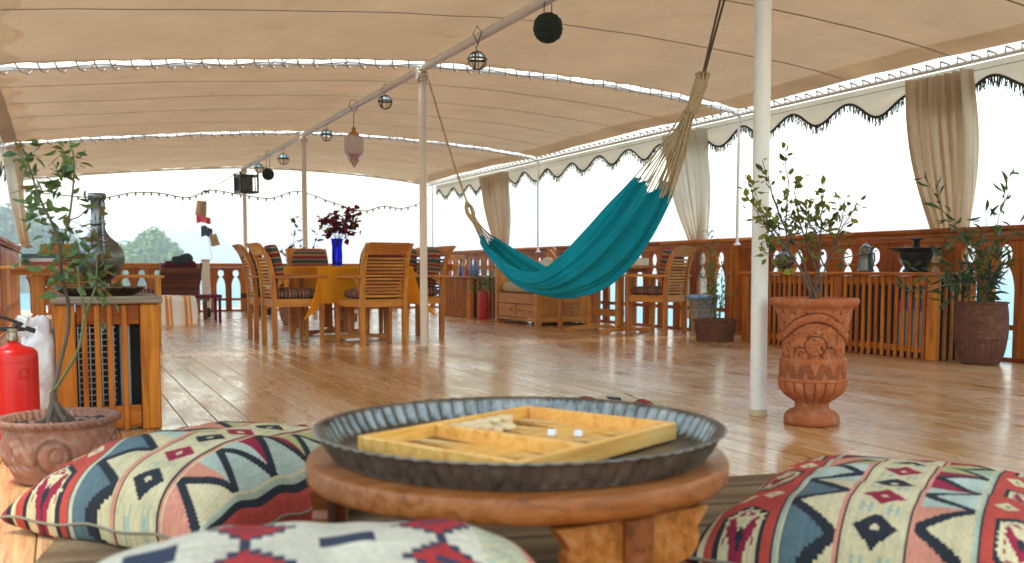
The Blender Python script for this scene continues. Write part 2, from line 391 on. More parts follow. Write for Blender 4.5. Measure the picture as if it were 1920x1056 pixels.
# ---------------------------------------------------------------- water, hills, deck
def water_mat():
    g = N('sea_water'); v = g.co((1, 1, 1), rnd=False); h = g.math('ADD', g.noise(v, .9, 6, .6), g.math('MULTIPLY', g.noise(v, .12, 4, .5), 2.0))
    g.bump(h, .6, .25); g.p.inputs['IOR'].default_value = 1.06; return g.fin((.115, .225, .24), .3, spec=.2)
m = M(); m.grid(1, 1, lambda u, v: (-7000+14000*u, -4000+12000*v, -2.6))
struct(m.build('sea', water_mat()))
def hill_mesh(x0, x1, y0, y1, H, seed, n=60):
    def fn(u, v):
        e = max(0, sin(pi*min(1, max(0, u))))**.5*max(0, sin(pi*v))**.6
        k = noise.fractal(Vector((u*4+seed, v*3, seed)), .9, 2.1, 4)
        return (x0+(x1-x0)*u, y0+(y1-y0)*v, -2.65+H*e*(.86+.32*k))
    return fn
HILLG = plain('wooded_slope', (.07, .10, .045), .95, 0, .45, .3)
TREES = leafm('far_tree_leaves', (.09, .17, .03), (.19, .28, .05))
TREES2 = leafm('far_dark_tree_leaves', (.06, .105, .035), (.12, .17, .055))
def wood_mass(name, x0, x1, y0, y1, H, seed, count, size, mat):
    fn = hill_mesh(x0, x1, y0, y1, H, seed); rr = random.Random(seed); m2 = M()
    for _ in range(count):
        u, v = rr.uniform(.02, .98), rr.uniform(.02, .75); p = Vector(fn(u, v)); s0 = size*rr.uniform(.55, 1.25)
        if p.z < -2.4: continue
        for _k in range(80):
            d = Vector((rr.gauss(0, 1), rr.gauss(0, 1), rr.gauss(0, 1))).normalized(); q = p+Vector((d.x*s0, d.y*s0, d.z*s0*.85+s0*.7))*rr.uniform(.75, 1)
            q = p+Vector((d.x*s0, d.y*s0, abs(d.z)*s0*1.25))
            a = d.orthogonal().normalized(); b = d.cross(a); w = s0*rr.uniform(.10, .21); t = rr.uniform(0, 6.28)
            a, b = a*cos(t)+b*sin(t), b*cos(t)-a*sin(t); d2 = d*w*.4
            m2.add([q-a*w, q-b*w*.8-d2, q+a*w, q+b*w*.8+d2], [(0, 1, 2, 3)])
    o = m2.build(name, mat, None, fix=False); struct(o, 'stuff')
    m3 = M(); m3.grid(40, 24, fn); return m3
def hill(name, x0, x1, y0, y1, H, seed, mat):
    m3 = M(); m3.grid(60, 24, hill_mesh(x0, x1, y0, y1, H, seed)); struct(m3.build(name, mat, None, True, fix=True))
hill('riverbank_hill', -26, 6.5, 150, 230, 12.0, 3, HILLG)
wood_mass('riverbank_trees', -26, 6.5, 150, 230, 11.5, 3, 420, 2.2, TREES2)
hill('near_bank_hill', 5.5, 16.5, 140, 158, 7.6, 9, HILLG)
wood_mass('near_bank_trees', 5.5, 16.5, 140, 158, 7.2, 9, 200, 1.5, TREES)
hill('distant_hill', 84, 168, 850, 1250, 46, 5, plain('bluish_far_slope', (.11, .14, .10), .95, 0, .4, .02))
hill('far_shore', -160, 130, 900, 1300, 14, 8, plain('bluish_far_shore', (.10, .13, .09), .95, 0, .4, .02))

hz = M(); hz.box((0, 560, 22.2), (1500, 1560, 51.6), 0)
hz = hz.build('haze', None, None); struct(hz, 'stuff')
g = N('air_haze'); g.t.nodes.remove(g.p); pv = g.n('VolumePrincipled'); pv.inputs['Color'].default_value = (.95, .97, 1, 1); pv.inputs['Density'].default_value = .0022; pv.inputs['Anisotropy'].default_value = .3
g.t.links.new(pv.outputs[0], g.out.inputs['Volume']); hz.data.materials.append(g.m)
XL, XR = -.55, 6.72        # inner faces of the side rails
DARKHULL = plain('dark_joint_caulk', (.03, .02, .014), .8)
deck = struct(M().box((3.08, 7.75, -1.31), (8.0, 20.5, 2.55), .02).build('deck', DARKHULL))
pw = .1465; col_n = 52
lens = [2.9, 3.4, 3.8, 4.3]
pl_mesh = {}
for L in lens+[1.9, 2.4]: pl_mesh[L] = M().box((0, 0, 0), (pw-.0034, L-.003, .03), .0014).mesh('plank', DECK)
for i in range(col_n):
    x = XL-.12+pw*(i+.5); y = .35-R.choice([0, .8, 1.6, 2.3])
    if x < 1.5: y += 1.2
    k = 0
    while y < 17.7:
        L = R.choice(lens)
        if i % 2 and k == 0: L = 2.4
        o = put('plank', pl_mesh[L], deck, (x, y+L/2, -.0155+R.uniform(-.0008, .0006))); y += L; k += 1
        o.rotation_euler = (0, R.uniform(-.004, .004), 0)

# ---------------------------------------------------------------- canopy
ZL, ZR, ZP = 2.175, 2.345, 2.535
XE0, XE1 = -.62, 6.42
def roof_z(x):
    t = (x-XE0)/(XE1-XE0); return ZL+(ZR-ZL)*t+.272*(max(0, 1-abs(2*t-1)**(1.3 if t < .5 else 2.0)))**.87
ARCH = [3.76, 8.16, 12.82, 17.6]
canopy = thing('canopy', 'large beige canvas awning stretched over the deck in laced panels', 'canopy')
bays = [(.85, 3.75, 9), (3.77, 8.085, 9), (8.235, 12.76, 11), (12.88, 17.6, 13)]
def rz_c(x, y, bay, sag=True):
    b0, b1, _ = bay; t = (y-b0)/(b1-b0)
    w = noise.noise(Vector((x*.9, y*1.3, 3)))*.012+noise.noise(Vector((x*3, y*4, 9)))*.004
    edge = abs(t-.5)*2
    return roof_z(x)+.035*(1-edge**2)+w+.005*edge**10*sin(x*24+2*noise.noise(Vector((x, y, 0))))+.006*noise.noise(Vector((x*1.3, y*7, 21)))
for b in bays:
    mm = M(); mm.grid(72, 44, lambda u, v: (XE0+.05+(XE1-XE0-.1)*u, b[0]+(b[1]-b[0])*v+.012*sin(u*90)*(1 if v in (0, 1) else 0), rz_c(XE0+.05+(XE1-XE0-.1)*u, b[0]+(b[1]-b[0])*v, b)))
    mm.build('canvas_panel', CANVAS, canopy, True, ang=None)
    # hems along both ends of the panel
    for v0, v1 in ((b[0]+.002, b[0]+.07), (b[1]-.07, b[1]-.002)):
        hm = M(); hm.grid(72, 1, lambda u, v: (XE0+.06+(XE1-XE0-.12)*u, v0+(v1-v0)*v, rz_c(XE0+.06+(XE1-XE0-.12)*u, v0+(v1-v0)*v, b)-.005))
        hm.build('hem', CANVAS2, canopy, True, ang=None)
seams = [(2.6, 0), (4.42, 1), (5.5, 1), (6.58, 1), (9.2, 2), (10.15, 2), (11.05, 2), (11.95, 2), (13.7, 3), (14.6, 3), (15.5, 3), (16.5, 3)]
for y, bi in seams:
    b = bays[bi]; wv = R.uniform(0, 9)
    fy = lambda x: y+.02*noise.noise(Vector((x*.6, wv, 0)))
    sm = M(); sm.grid(80, 1, lambda u, v: (XE0+.06+(XE1-XE0-.12)*u, fy(u*7)+(v-.5)*.018, rz_c(XE0+.06+(XE1-XE0-.12)*u, fy(u*7), b)-.0045))
    sm.build('seam', SEAM, canopy, True, ang=None)
# scalloped strip added over the left awning edge to make its wavy shade
def scal(y): return -.27+.055*sin(2*pi*y/.78)+.05*sin(y*1.1+1)+.03*noise.noise(Vector((y*2, 0, 4)))
for b in bays[1:3]:
    st = M(); st.grid(10, 90, lambda u, v: (XE0+.05+(scal(b[0]+(b[1]-b[0])*v)-XE0-.05)*u, b[0]+(b[1]-b[0])*v, rz_c(XE0+.05+(scal(b[0]+(b[1]-b[0])*v)-XE0-.05)*u, b[0]+(b[1]-b[0])*v, b)+.006))
    st.build('edge_strip', CANVAS2, canopy, True, ang=None)
# side hem of the right edge, and lacing
for (xa, xb) in ((XE1-.36, XE1-.06), (XE0+.06, XE0+.2)):
    for b in bays:
        hm = M(); hm.grid(6, 30, lambda u, v: (xa+(xb-xa)*u, b[0]+.08+(b[1]-b[0]-.16)*v, rz_c(xa+(xb-xa)*u, b[0]+.08+(b[1]-b[0]-.16)*v, b)-.007))
        hm.build('side_hem', CANVAS2 if xa > 3 else CANVAS, canopy, True, ang=None)
for ay in ARCH[1:3]:
    lc = M(); x = XE0+.1
    while x < XE1-.2:
        dx = .10+R.uniform(-.02, .03); z0 = roof_z(x)
        lc.tube([(x, ay-.095, z0+.004), (x+dx*.3, ay-.03, z0-.047), (x+dx*.7, ay+.03, z0-.047), (x+dx, ay+.095, z0+.004)], .0058, 5)
        if R.random() < .5: lc.tube([(x+dx, ay+.095, z0-.002), (x+dx*1.2, ay, z0-.02), (x+dx*1.5, ay-.09, z0-.002)], .005, 5)
        x += .125+R.uniform(-.02, .03)
    lc.tube([(XE0+.1+(XE1-XE0-.2)*i/60, ay-.05, roof_z(XE0+.1+(XE1-XE0-.2)*i/60)-.012+-.018+.012*sin(i*1.1)) for i in range(61)], .006, 5)
    lc.build('lacing', LACE_T, canopy, True)
for xe, ze, sg in ((XE1, ZR, 1), (XE0, ZL, -1)):
    lc = M(); pts = []; y = .9; k = 0
    while y < 17.5:
        ph = k % 2; pts.append((xe+(-.07 if ph else .022)*sg, y, ze+(.012 if ph else -.03))); y += .07+R.uniform(-.012, .012); k += 1
    lc.tube(pts, .009, 5); lc.build('lacing', LACE_T, canopy, True)
frame = thing('pipe_framework', 'white pipe frame of ridge pole arches and eaves under the beige awning', 'frame')
m = M(); m.tube([(2.95, .8, 2.485), (2.95, 3.7, 2.487), (2.95, 8.1, 2.493), (2.95, 17.55, 2.485)], .034, 14); m.build('ridge_pole', CREAM_PIPE, frame, True)
for ay in ARCH:
    m = M(); m.tube([(XE0+(XE1-XE0)*i/40, ay, roof_z(XE0+(XE1-XE0)*i/40)-.022) for i in range(41)], .017, 8); m.build('arch_pipe', WHITE_P, frame, True)
for xe, ze in ((XE0, ZL), (XE1, ZR)):
    m = M(); m.tube([(xe, .8, ze-.02), (xe, 17.6, ze-.02)], .022, 10); m.build('eave_pipe', WHITE_P, frame, True)
# posts
def post(x, y, top, r, label, mat=WHITE, lean=0.0, grp='white posts under the ridge pole'):
    t = thing('support_post', label, 'post', (x, y, 0), 0, grp)
    q = M(); q.tube([(0, 0, .0), (lean, 0, top)], r, 20); q.build('shaft', mat, t, True)
    q = M(); q.lathe([(r+.004, 0), (r+.004, .012), (r+.001, .03)], 20); q.build('foot_ring', plain('yellowed_sealant', (.5, .42, .25), .7), t, True)
    q = M(); q.tube([(lean-.05, 0, top-.03), (lean+.05, 0, top-.03)], r*1.15, 12); q.build('top_clamp', mat, t, True)
    return t
post(3.105, 3.76, 2.47, .0405, 'thick white post beside the tall carved terracotta urn', lean=-.02)
post(2.94, 8.16, 2.46, .034, 'white post beside the orange dining table with hammock rope at top', CREAM_PIPE)
post(2.95, 12.82, 2.46, .034, 'white post behind the chairs of the orange table, seen above the far chair', CREAM_PIPE)
post(2.93, 17.3, 2.46, .036, 'farthest white post under the hanging black crate', CREAM_PIPE)
def stanchion(x, y, z0, z1, label, r=.017):
    t = thing('awning_stanchion', label, 'post', (x, y, 0), 0, 'thin awning stanchions on the rail')
    q = M(); q.tube([(0, 0, z0), (0, 0, z1)], r, 10); q.build('pole', WHITE_P, t, True)
    q = M(); q.lathe([(r*2.2, z0), (r*2.2, z0+.012), (r*1.2, z0+.03)], 14); q.build('base_flange', WHITE_P, t, True)
stanchion(6.42, 8.16, .97, 2.32, 'thin white stanchion beside the pale curtain, just left of the thick post')
stanchion(6.42, 12.82, .97, 2.32, 'thin white stanchion rising behind the middle of the teal hammock')
stanchion(6.42, 17.3, .97, 2.32, 'thin white stanchion at the far right corner of the deck')
stanchion(6.42, 3.76, .97, 2.32, 'thin white stanchion nearest the right curtain')

# valance with scallops and fringe along the right eave
def val_lo(y): return 2.12+.075*cos(2*pi*(y-.36+.36)/.74)+.018*sin(y*1.9)
def valance(xe, zt, y0, y1, label, sg):
    t = thing('valance', label, 'valance')
    q = M(); n = int((y1-y0)*40)
    def fn(u, v):
        y = y0+(y1-y0)*u; lo = val_lo(y)-(ZR-zt); z = zt-.045-(zt-.045-lo)*v
        return (xe+sg*(.012*sin(y*7)*v+.02*noise.noise(Vector((y*1.2, v, 2)))*v), y, z)
    q.grid(n, 8, fn); q.build('scalloped_cloth', VALANCE, t, True, ang=None)
    fr = M(); y = y0
    while y < y1:
        u = (y-y0)/(y1-y0); p = Vector(fn(u, 1)); d = Vector((R.uniform(-.015, .015), R.uniform(-.022, .022), -R.uniform(.055, .095))); w = .0045
        fr.add([p+Vector((0, -w, .004)), p+Vector((0, w, .004)), p+d+Vector((0, w*.8, 0)), p+d+Vector((0, -w*.8, 0))], [(0, 1, 2, 3)])
        y += .0055+R.uniform(0, .002)
    o = fr.build('fringe', FRINGE, t, fix=False); o['kind'] = 'stuff'
    q = M(); q.tube([Vector(fn(i/(n), 1))+Vector((0, 0, -.002)) for i in range(n+1)], .012, 5); q.build('braid', FRINGE, t, True)
    q = M(); q.tube([(xe-.02*sg, y0, zt-.1), (xe-.02*sg, y1, zt-.1)], .0025, 5); q.build('curtain_wire', ROPE_D, t, True)
valance(XE1+.02, ZR, 2.2, 17.2, 'cream scalloped valance with dark fringe along the right eave', 1)
valance(XE0-.02, ZL, 5.5, 17.2, 'cream scalloped valance along the left eave', -1)

def curtain(ya, yb, tie, zt, ztie, label, sg, mat, xt, xtie, folds, tail=True, w_tie=.17, shift=0):
    t = thing('curtain', label, 'curtain', (0, 0, 0), 0, 'tied back cloth curtains')
    def fn(u, v):
        z = zt+(ztie-zt)*v; k = v**1.7; w = (yb-ya)*(1-k)+w_tie*2*k; c = (ya+yb)/2*(1-k)+tie*k
        bulge = .10*sin(pi*v)**1.2
        y = c+(u-.5)*(w+bulge)+.015*sin(u*41+v*3); x = xt+(xtie-xt)*v**1.6
        x += .045*sin(u*folds*2*pi+.8*sin(v*3)+1.9*noise.noise(Vector((u*3, v, folds))))*(1-.35*v)*(.7+.5*sin(u*7+1))+.02*sin(u*folds*4.3*pi+1+v)
        return (x, y, z)
    q = M(); q.grid(130, 40, fn); q.build('drape', mat, t, True, ang=None)
    q = M(); q.tube([(xtie+.075*cos(a*2*pi/24), tie+(w_tie+.01)*sin(a*2*pi/24), ztie+.01*sin(a)) for a in range(25)], .012, 6); q.build('tie_band', mat, t, True)
    if tail:
        def f2(u, v):
            z = ztie-(ztie-.12)*v; w = w_tie*2+.12*v
            return (xtie+.05*sin(u*folds*2*pi+v)*(.7+.5*v), tie+(u-.5)*w, z)
        q = M(); q.grid(90, 16, f2); q.build('tail', mat, t, True, ang=None)
    return t
curtain(5.26, 5.84, 5.93, 2.25, 1.02, 'beige curtain tied back beside the feathery plant in the drum pot', 1, CURTAIN, 6.32, 6.93, 7)
curtain(8.60, 9.35, 9.55, 2.24, 1.02, 'pale cream curtain tied just beyond the thin white stanchion', 1, CURTAIN_SHEER, 6.32, 6.93, 6, w_tie=.13)
curtain(13.7, 14.7, 15.2, 2.24, 1.02, 'cream curtain hanging left of the hammock strings above the bench', 1, CURTAIN, 6.32, 6.93, 6)
curtain(12.4, 15.0, 14.0, 2.1, 1.02, 'beige curtain gathered at the left edge behind the rose plant', -1, CURTAIN, -.50, -.42, 9, tail=False, w_tie=.5)

# ---------------------------------------------------------------- railings
def opening_half(s=1.0):
    """half width of the sawn opening as a function of height, as a list from bottom to top"""
    pts = [(.055, .24)]
    out = [(.095, .03), (.095, .56)]
    for i in range(1, 9):
        a = i/8; out.append((.095-.083*(a**1.0)*(.35+.65*a) if a < 1 else .012, .56+.195*(1-(1-a)**1.6)))
    out[-1] = (.012, .755)
    for i in range(1, 11):
        a = i/10*pi; out.append((max(.004, .066*sin(a)**.85), .76+.155*(1-cos(a))/2))
    return [(w*s, z) for w, z in out]
def baluster_mesh(pitch, ht, mat, s=1.0):
    half = [(w*s, z*ht/.98) for w, z in opening_half()]
    right = [(pitch/2-w, z) for w, z in half]
    poly = [(-x, z) for x, z in right]+[]
    poly = [(x, z) for x, z in right]+[(pitch/2-.0008, .925*ht/.98), (pitch/2-.0008, ht-.012), (-(pitch/2-.0008), ht-.012), (-(pitch/2-.0008), .925*ht/.98)]+[(-x, z) for x, z in right[::-1]]
    q = M(); q.prism(poly, .034, lambda u, v, w: (w, u, v)); return q.mesh('baluster', mat)
BAL = baluster_mesh(.334, .98, WOOD_RAIL[2])
BALR = baluster_mesh(.248, .76, WOOD_RAIL[2], .78)
def railing(label, p0, horiz, spans, ht, pitch, bal, capw=.15, open_w=.19, z_cross=.265):
    """spans: ('bal', start, count) or ('post', start, end); along = +Y (horiz False) or +X (True)"""
    t = thing('railing', label, 'railing', p0, -pi/2 if horiz else 0)
    y0 = min(s[1] for s in spans); y1 = max(s[1]+s[2]*pitch if s[0] == 'bal' else s[2] for s in spans)
    y = y0
    while y < y1-.01:
        L = min(3.2, y1-y); pb('cap_rail', WOOD_RAIL[1], t, (0, y+L/2, ht+.055), (capw, L-.002, .04), .008)
        pb('cap_moulding', WOOD_RAIL[1], t, (0, y+L/2, ht+.022), (capw*.62, L-.002, .025), .006)
        pb('header', WOOD_RAIL[1], t, (-.026, y+L/2, ht-.018), (.016, L-.002, .05), .003)
        pb('bottom_rail', WOOD_RAIL[1], t, (0, y+L/2, .015), (.06, L-.002, .03), .004); y += L
    for s in spans:
        if s[0] == 'bal':
            for i in range(s[2]+1): 
                c = s[1]+pitch*i
                put('baluster', bal, t, (0, c, 0))
                if i < s[2]: pb('crossbar', WOOD_RAIL[1], t, (0, c+pitch/2, z_cross), (.03, open_w, .042), .003)
        else:
            L = s[2]-s[1]; pb('newel_post', WOOD_RAIL[2], t, (-.012, (s[1]+s[2])/2, ht/2+.012), (.085, L, ht-.03), .006)
            pb('post_panel', WOOD_RAIL[2], t, (-.058, (s[1]+s[2])/2, ht/2), (.012, max(.05, L-.09), ht-.2), .004)
    return t
# openings centred on 5.195 + .334 k (k 0..9), then 8.79 + .334 k
o1 = 5.195-.167; o2 = 8.79-.167
railing('varnished red-brown balustrade along the right side behind urn and cabinets', (6.70, 0, 0), False,
        [('bal', o1-.36-13*.334, 13-1), ('post', o1-.31, o1-.17), ('bal', o1, 10), ('post', o1+10*.334+.17, o2-.17), ('bal', o2, 12), ('post', o2+12*.334+.17, o2+12*.334+.35), ('bal', o2+12*.334+.52, 12)], .985, .334, BAL)
railing('varnished balustrade along the left side behind extinguisher and white sack', (-.62, 0, 0), False,
        [('bal', 4.0, 9), ('post', 7.18, 7.36), ('bal', 7.53, 12), ('post', 11.71, 11.9), ('bal', 12.07, 14)], .985, .334, BAL)
railing('lower orange-brown balustrade across the far end of the deck', (0, 17.0, 0), True,
        [('bal', -.42, 10), ('bal', 2.332, 18)], .745, .248, BALR, .1, .148, .205)
t = thing('boarding_post', 'white square post splitting the far balustrade behind the lounger', 'post', (2.2, 16.94, 0))
M().box((0, 0, .43), (.13, .09, .86), .01).build('shaft', WHITE, t); M().box((0, 0, .875), (.16, .12, .03), .01).build('cap', WHITE, t)

# ---------------------------------------------------------------- dining chairs
def back_y(z):      # curve of the chair back: upright below, rolled backwards at the top
    t = max(0, (z-.42)/.54); return -.215-.03*t-.115*t**4
def make_chair(label, group, cushion=True):
    c = thing('armchair', label, 'chair', (0, 0, 0), 0, group)
    for sx in (-1, 1):
        q = M(); zs = [0, .2, .41, .5, .6, .7, .78, .84, .89, .93, .965]
        P = []; 
        for z in zs: P.append((sx*.2225, back_y(z) if z > .42 else -.215, z))
        V = []; Fc = []
        for i, (x, y, z) in enumerate(P):
            w = .021; d = .024 if z < .85 else .02
            V += [(x-w, y-d, z), (x+w, y-d, z), (x+w, y+d, z), (x-w, y+d, z)]
        for i in range(len(P)-1):
            for k in range(4): Fc.append((i*4+k, i*4+(k+1) % 4, i*4+4+(k+1) % 4, i*4+4+k))
        Fc += [(3, 2, 1, 0), tuple(len(V)-4+k for k in range(4))]
        q.add(V, Fc); q.build('rear_leg', WOOD_TEAK[2], c, ang=30, smooth=True)
        q = M(); V = []
        for z, w in ((0, .017), (.4, .023), (.635, .023)): V += [(sx*.285-w, .225-w, z), (sx*.285+w, .225-w, z), (sx*.285+w, .225+w, z), (sx*.285-w, .225+w, z)]
        Fc = [(i*4+k, i*4+(k+1) % 4, i*4+4+(k+1) % 4, i*4+4+k) for i in range(2) for k in range(4)]+[(3, 2, 1, 0), (8, 9, 10, 11)]
        q.add(V, Fc); q.build('front_leg', WOOD_TEAK[2], c)
        q = M(); q.prism([(-.255, .0), (-.255, .024), (.1, .032), (.27, .026), (.285, .012), (.27, 0), (.1, .004)], .058, lambda u, v, w: (sx*(.262+.028*(u+.25)/.5)+w, u, .636+v)); q.build('armrest', WOOD_TEAK[1], c)
        q = M(); q.prism([(-.185, .635), (-.185, .52), (-.17, .56), (-.145, .6), (-.10, .622), (-.06, .635)], .018, lambda u, v, w: (sx*.248+w, u, v)); q.build('arm_bracket', WOOD_TEAK[1], c)
        pb('side_rail', WOOD_TEAK[1], c, (sx*.254, .005, .398), (.024, .42, .075), rz=-sx*.14)
    pb('front_rail', WOOD_TEAK[0], c, (0, .228, .398), (.53, .022, .07)); pb('back_rail', WOOD_TEAK[0], c, (0, -.213, .398), (.402, .026, .075))
    pb('seat_panel', WOOD_TEAK[0], c, (0, .0, .428), (.47, .42, .016))
    q = M(); q.grid(1, 6, lambda u, v: (-.2+.4*u, back_y(.855+.115*v)+.016, .855+.115*v)); q.grid(1, 6, lambda u, v: (-.2+.4*u, back_y(.855+.115*v)-.018, .855+.115*v))
    q.grid(1, 1, lambda u, v: (-.2+.4*u, back_y(.97)+.016-.034*v, .97)); q.grid(1, 1, lambda u, v: (-.2+.4*u, back_y(.855)+.016-.034*v, .855))
    q.build('top_rail', WOOD_TEAK[0], c, True, ang=30)
    sl = M().box((0, 0, 0), (.403, .013, .021), .003).mesh('slat', WOOD_TEAK[0])
    for k in range(12):
        z = .463+.0325*k; put('slat', sl, c, (0, back_y(z), z))
    if cushion:
        q = M(); q.sell((.47, .455, .1), .3, 28, 10, (0, .02, .482)); q.build('seat_cushion', STR_Y, c, True, ang=None)
        mt = Matrix.Rotation(radians(9), 3, 'X')
        q = M(); q.sell((.43, .11, .45), .32, 28, 12, (0, 0, 0), None, lambda p: Vector((p.x, p.y*(1-.3*abs(p.z)/.22), p.z)))
        o = q.build('back_cushion', STR_Z, c, True, ang=None, loc=(0, -.165, .735)); o.rotation_euler = (radians(8), 0, 0)
    return c
G1 = 'teak armchairs around the orange table'
proto = make_chair('teak slatted armchair at the near end of the orange table with its back to us', G1)
chairs = [
 (2.74, 9.04, radians(9), None, None),
 (2.03, 9.47, radians(-88), 'nearer of the two teak armchairs on the left long side of the orange table', G1),
 (1.985, 10.08, radians(-92), 'further teak armchair on the left long side of the orange table', G1),
 (3.40, 9.72, radians(92), 'nearer teak armchair on the right side of the orange table, behind the white post', G1),
 (3.37, 10.36, radians(88), 'further teak armchair on the right side of the orange table', G1),
 (2.67, 11.22, radians(180), 'teak armchair at the far end of the orange table, its back cushion facing us', G1),
 (6.03, 9.04, radians(27), 'teak slatted armchair at the small table beside the wicker basket', 'teak armchairs along the right rail'),
 (5.72, 10.32, radians(-120), 'teak armchair half hidden behind the belly of the teal hammock', 'teak armchairs along the right rail'),
 (.03, 10.9, radians(4), 'teak armchair behind the pewter ewer with its back to us', 'teak armchairs by the left rail'),
 (.60, 10.0, radians(-90), 'teak armchair whose arm shows just right of the ewer', 'teak armchairs by the left rail'),
]
for x, y, rz, lab, grp in chairs:
    o = proto if lab is None else dup(proto)
    o.location = (x, y, 0); o.rotation_euler = (0, 0, rz)
    if lab: o['label'] = lab; o['group'] = grp

# ---------------------------------------------------------------- dining table, cloth, vase
def trestle(label, x, y, w, L, h, rz=0):
    t = thing('trestle_table', label, 'table', (x, y, 0), rz)
    for k in range(6): pb('plank', WOOD_TEAK[1], t, (-w/2+w*(k+.5)/6, 0, h-.014), (w/6-.004, L, .026))
    for s in (-1, 1):
        yy = s*L*.27
        q = M(); q.prism([(-.36, 0), (-.36, .03), (-.3, .05), (-.1, .06), (-.07, .085), (.07, .085), (.1, .06), (.3, .05), (.36, .03), (.36, 0), (.26, .0), (.2, .018), (-.2, .018), (-.26, 0)], .06, lambda u, v, ww: (u, yy+ww, v)); q.build('foot', WOOD_TEAK[0], t)
        for sx in (-1, 1): pb('upright', WOOD_TEAK[2], t, (sx*.075, yy, .083+(h-.16)/2-.0), (.095, .05, h-.16))
        pb('top_bearer', WOOD_TEAK[0], t, (0, yy, h-.052), (w*.8, .05, .046))
    pb('stretcher', WOOD_TEAK[1], t, (0, 0, .22), (.035, L*.5, .08)); return t
trestle('teak dining table under the orange cloth', 2.72, 10.02, .9, 1.62, .745)
cl = M(); cw, cL, oh = .47, .83, .37; ch = .752
def cloth_fn(u, v):
    s = (u*2-1)*(cw+oh*1.02); t = (v*2-1)*(cL+oh)
    ox = max(0, abs(s)-cw); oy = max(0, abs(t)-cL); d = sqrt(ox*ox+oy*oy)
    x = max(-cw, min(cw, s)); y = max(-cL, min(cL, t))
    if d > 0:
        nx, ny = math.copysign(ox, s)/d, math.copysign(oy, t)/d
        corner = min(ox, oy)/max(ox, oy)
        rip = .026*sin((s if oy > ox else t)*13+1)*d/oh + .012*sin((s if oy > ox else t)*29)*d/oh
        fl = .03+.22*corner*d/oh
        off = .012+fl*d/oh*.6+rip*(1-corner)*.7
        x += nx*off; y += ny*off
        return (x, y, ch-max(0, d*.985-.004)-.002)
    return (x, y, ch+.002*noise.noise(Vector((x*4, y*4, 1))))
cl.grid(70, 110, cloth_fn)
tag(cl.build('tablecloth', ORANGE, None, True, (2.72, 10.02, 0), 0, None), 'bright orange cloth draped over the dining table', 'tablecloth')
def leaf_mesh(name, mat, w=.5, cup=.12, petal=False):
    V = [(0, 0, 0), (-w*.36, .28, cup*.7), (-w*.5, .55, cup), (-w*.3, .82, cup*.5), (0, 1.05, -cup*.6), (w*.3, .82, cup*.5), (w*.5, .55, cup), (w*.36, .28, cup*.7), (0, .3, 0), (0, .6, -.01), (0, .85, -.03)]
    Fc = [(0, 8, 1), (1, 8, 9, 2), (2, 9, 10, 3), (3, 10, 4), (0, 7, 8), (7, 6, 9, 8), (6, 5, 10, 9), (5, 4, 10)]
    q = M(); q.add(V, Fc); return q.mesh(name, mat, True, fix=False)
LM = {}
def leaf_set(mats, w):
    k = (tuple(m.name for m in mats), w)
    if k not in LM: LM[k] = [leaf_mesh('leaf', m, w, .1+.05*i) for i, m in enumerate(mats)]+[leaf_mesh('leaf', m, w*.8, -.1) for m in mats]
    return LM[k]
def bez(a, b, c, d, t): s = 1-t; return a*s**3+b*3*s*s*t+c*3*s*t*t+d*t**3
def leaf_at(parent, meshes, p, d, size, rr, name='leaf'):
    d = (d+Vector((rr.gauss(0, .5), rr.gauss(0, .5), rr.gauss(0, .4)-.15))).normalized(); up = Vector((rr.gauss(0, .6), rr.gauss(0, .6), 1)).normalized()
    x = d.cross(up).normalized(); z = x.cross(d)
    mt = Matrix((x, d, z)).transposed().to_4x4()
    o = put(name, rr.choice(meshes), parent); o.matrix_local = Matrix.Translation(p) @ mt @ Matrix.Scale(size*rr.uniform(.65, 1.25), 4)
    return o
def branch(parent, a, b, rr, r0, r1, meshes, nleaf, size, mat, start=.35, bow=.12, twig=.05, lead=None, name='stem'):
    a, b = Vector(a), Vector(b); L = (b-a).length
    j = lambda s: Vector((rr.gauss(0, 1), rr.gauss(0, 1), rr.gauss(0, .5)))*s*L
    c1 = a+(lead if lead is not None else Vector((0, 0, 1)))*L*.33+j(bow*.4); c2 = b-(b-a)*.25+j(bow*.5)-Vector((0, 0, .06*L))
    pts = [bez(a, c1, c2, b, i/12)+Vector((rr.gauss(0, 1), rr.gauss(0, 1), 0))*L*.006 for i in range(13)]
    q = M(); q.tube(pts, [r0+(r1-r0)*i/12 for i in range(13)], 6)
    tw = []
    for k in range(nleaf):
        t = start+(1-start)*(k+rr.random())/nleaf; i = min(11, int(t*12)); f = t*12-i
        p = pts[i].lerp(pts[min(12, i+1)], f); dr = (pts[i+1]-pts[i]).normalized()
        o = Vector((rr.gauss(0, 1), rr.gauss(0, 1), rr.gauss(.2, .8))).normalized(); e = p+(o+dr*.5)*twig*rr.uniform(.15, 1)
        if (e-p).length > .012: q.tube([p, p.lerp(e, .5)+Vector((0, 0, -.003)), e], [r1*.7, r1*.6, r1*.5], 4)
        tw.append((e, (o+dr*.6)))
    q.build(name, mat, parent, True, ang=None)
    for e, o in tw: leaf_at(parent, meshes, e, o, size, rr)
    return pts

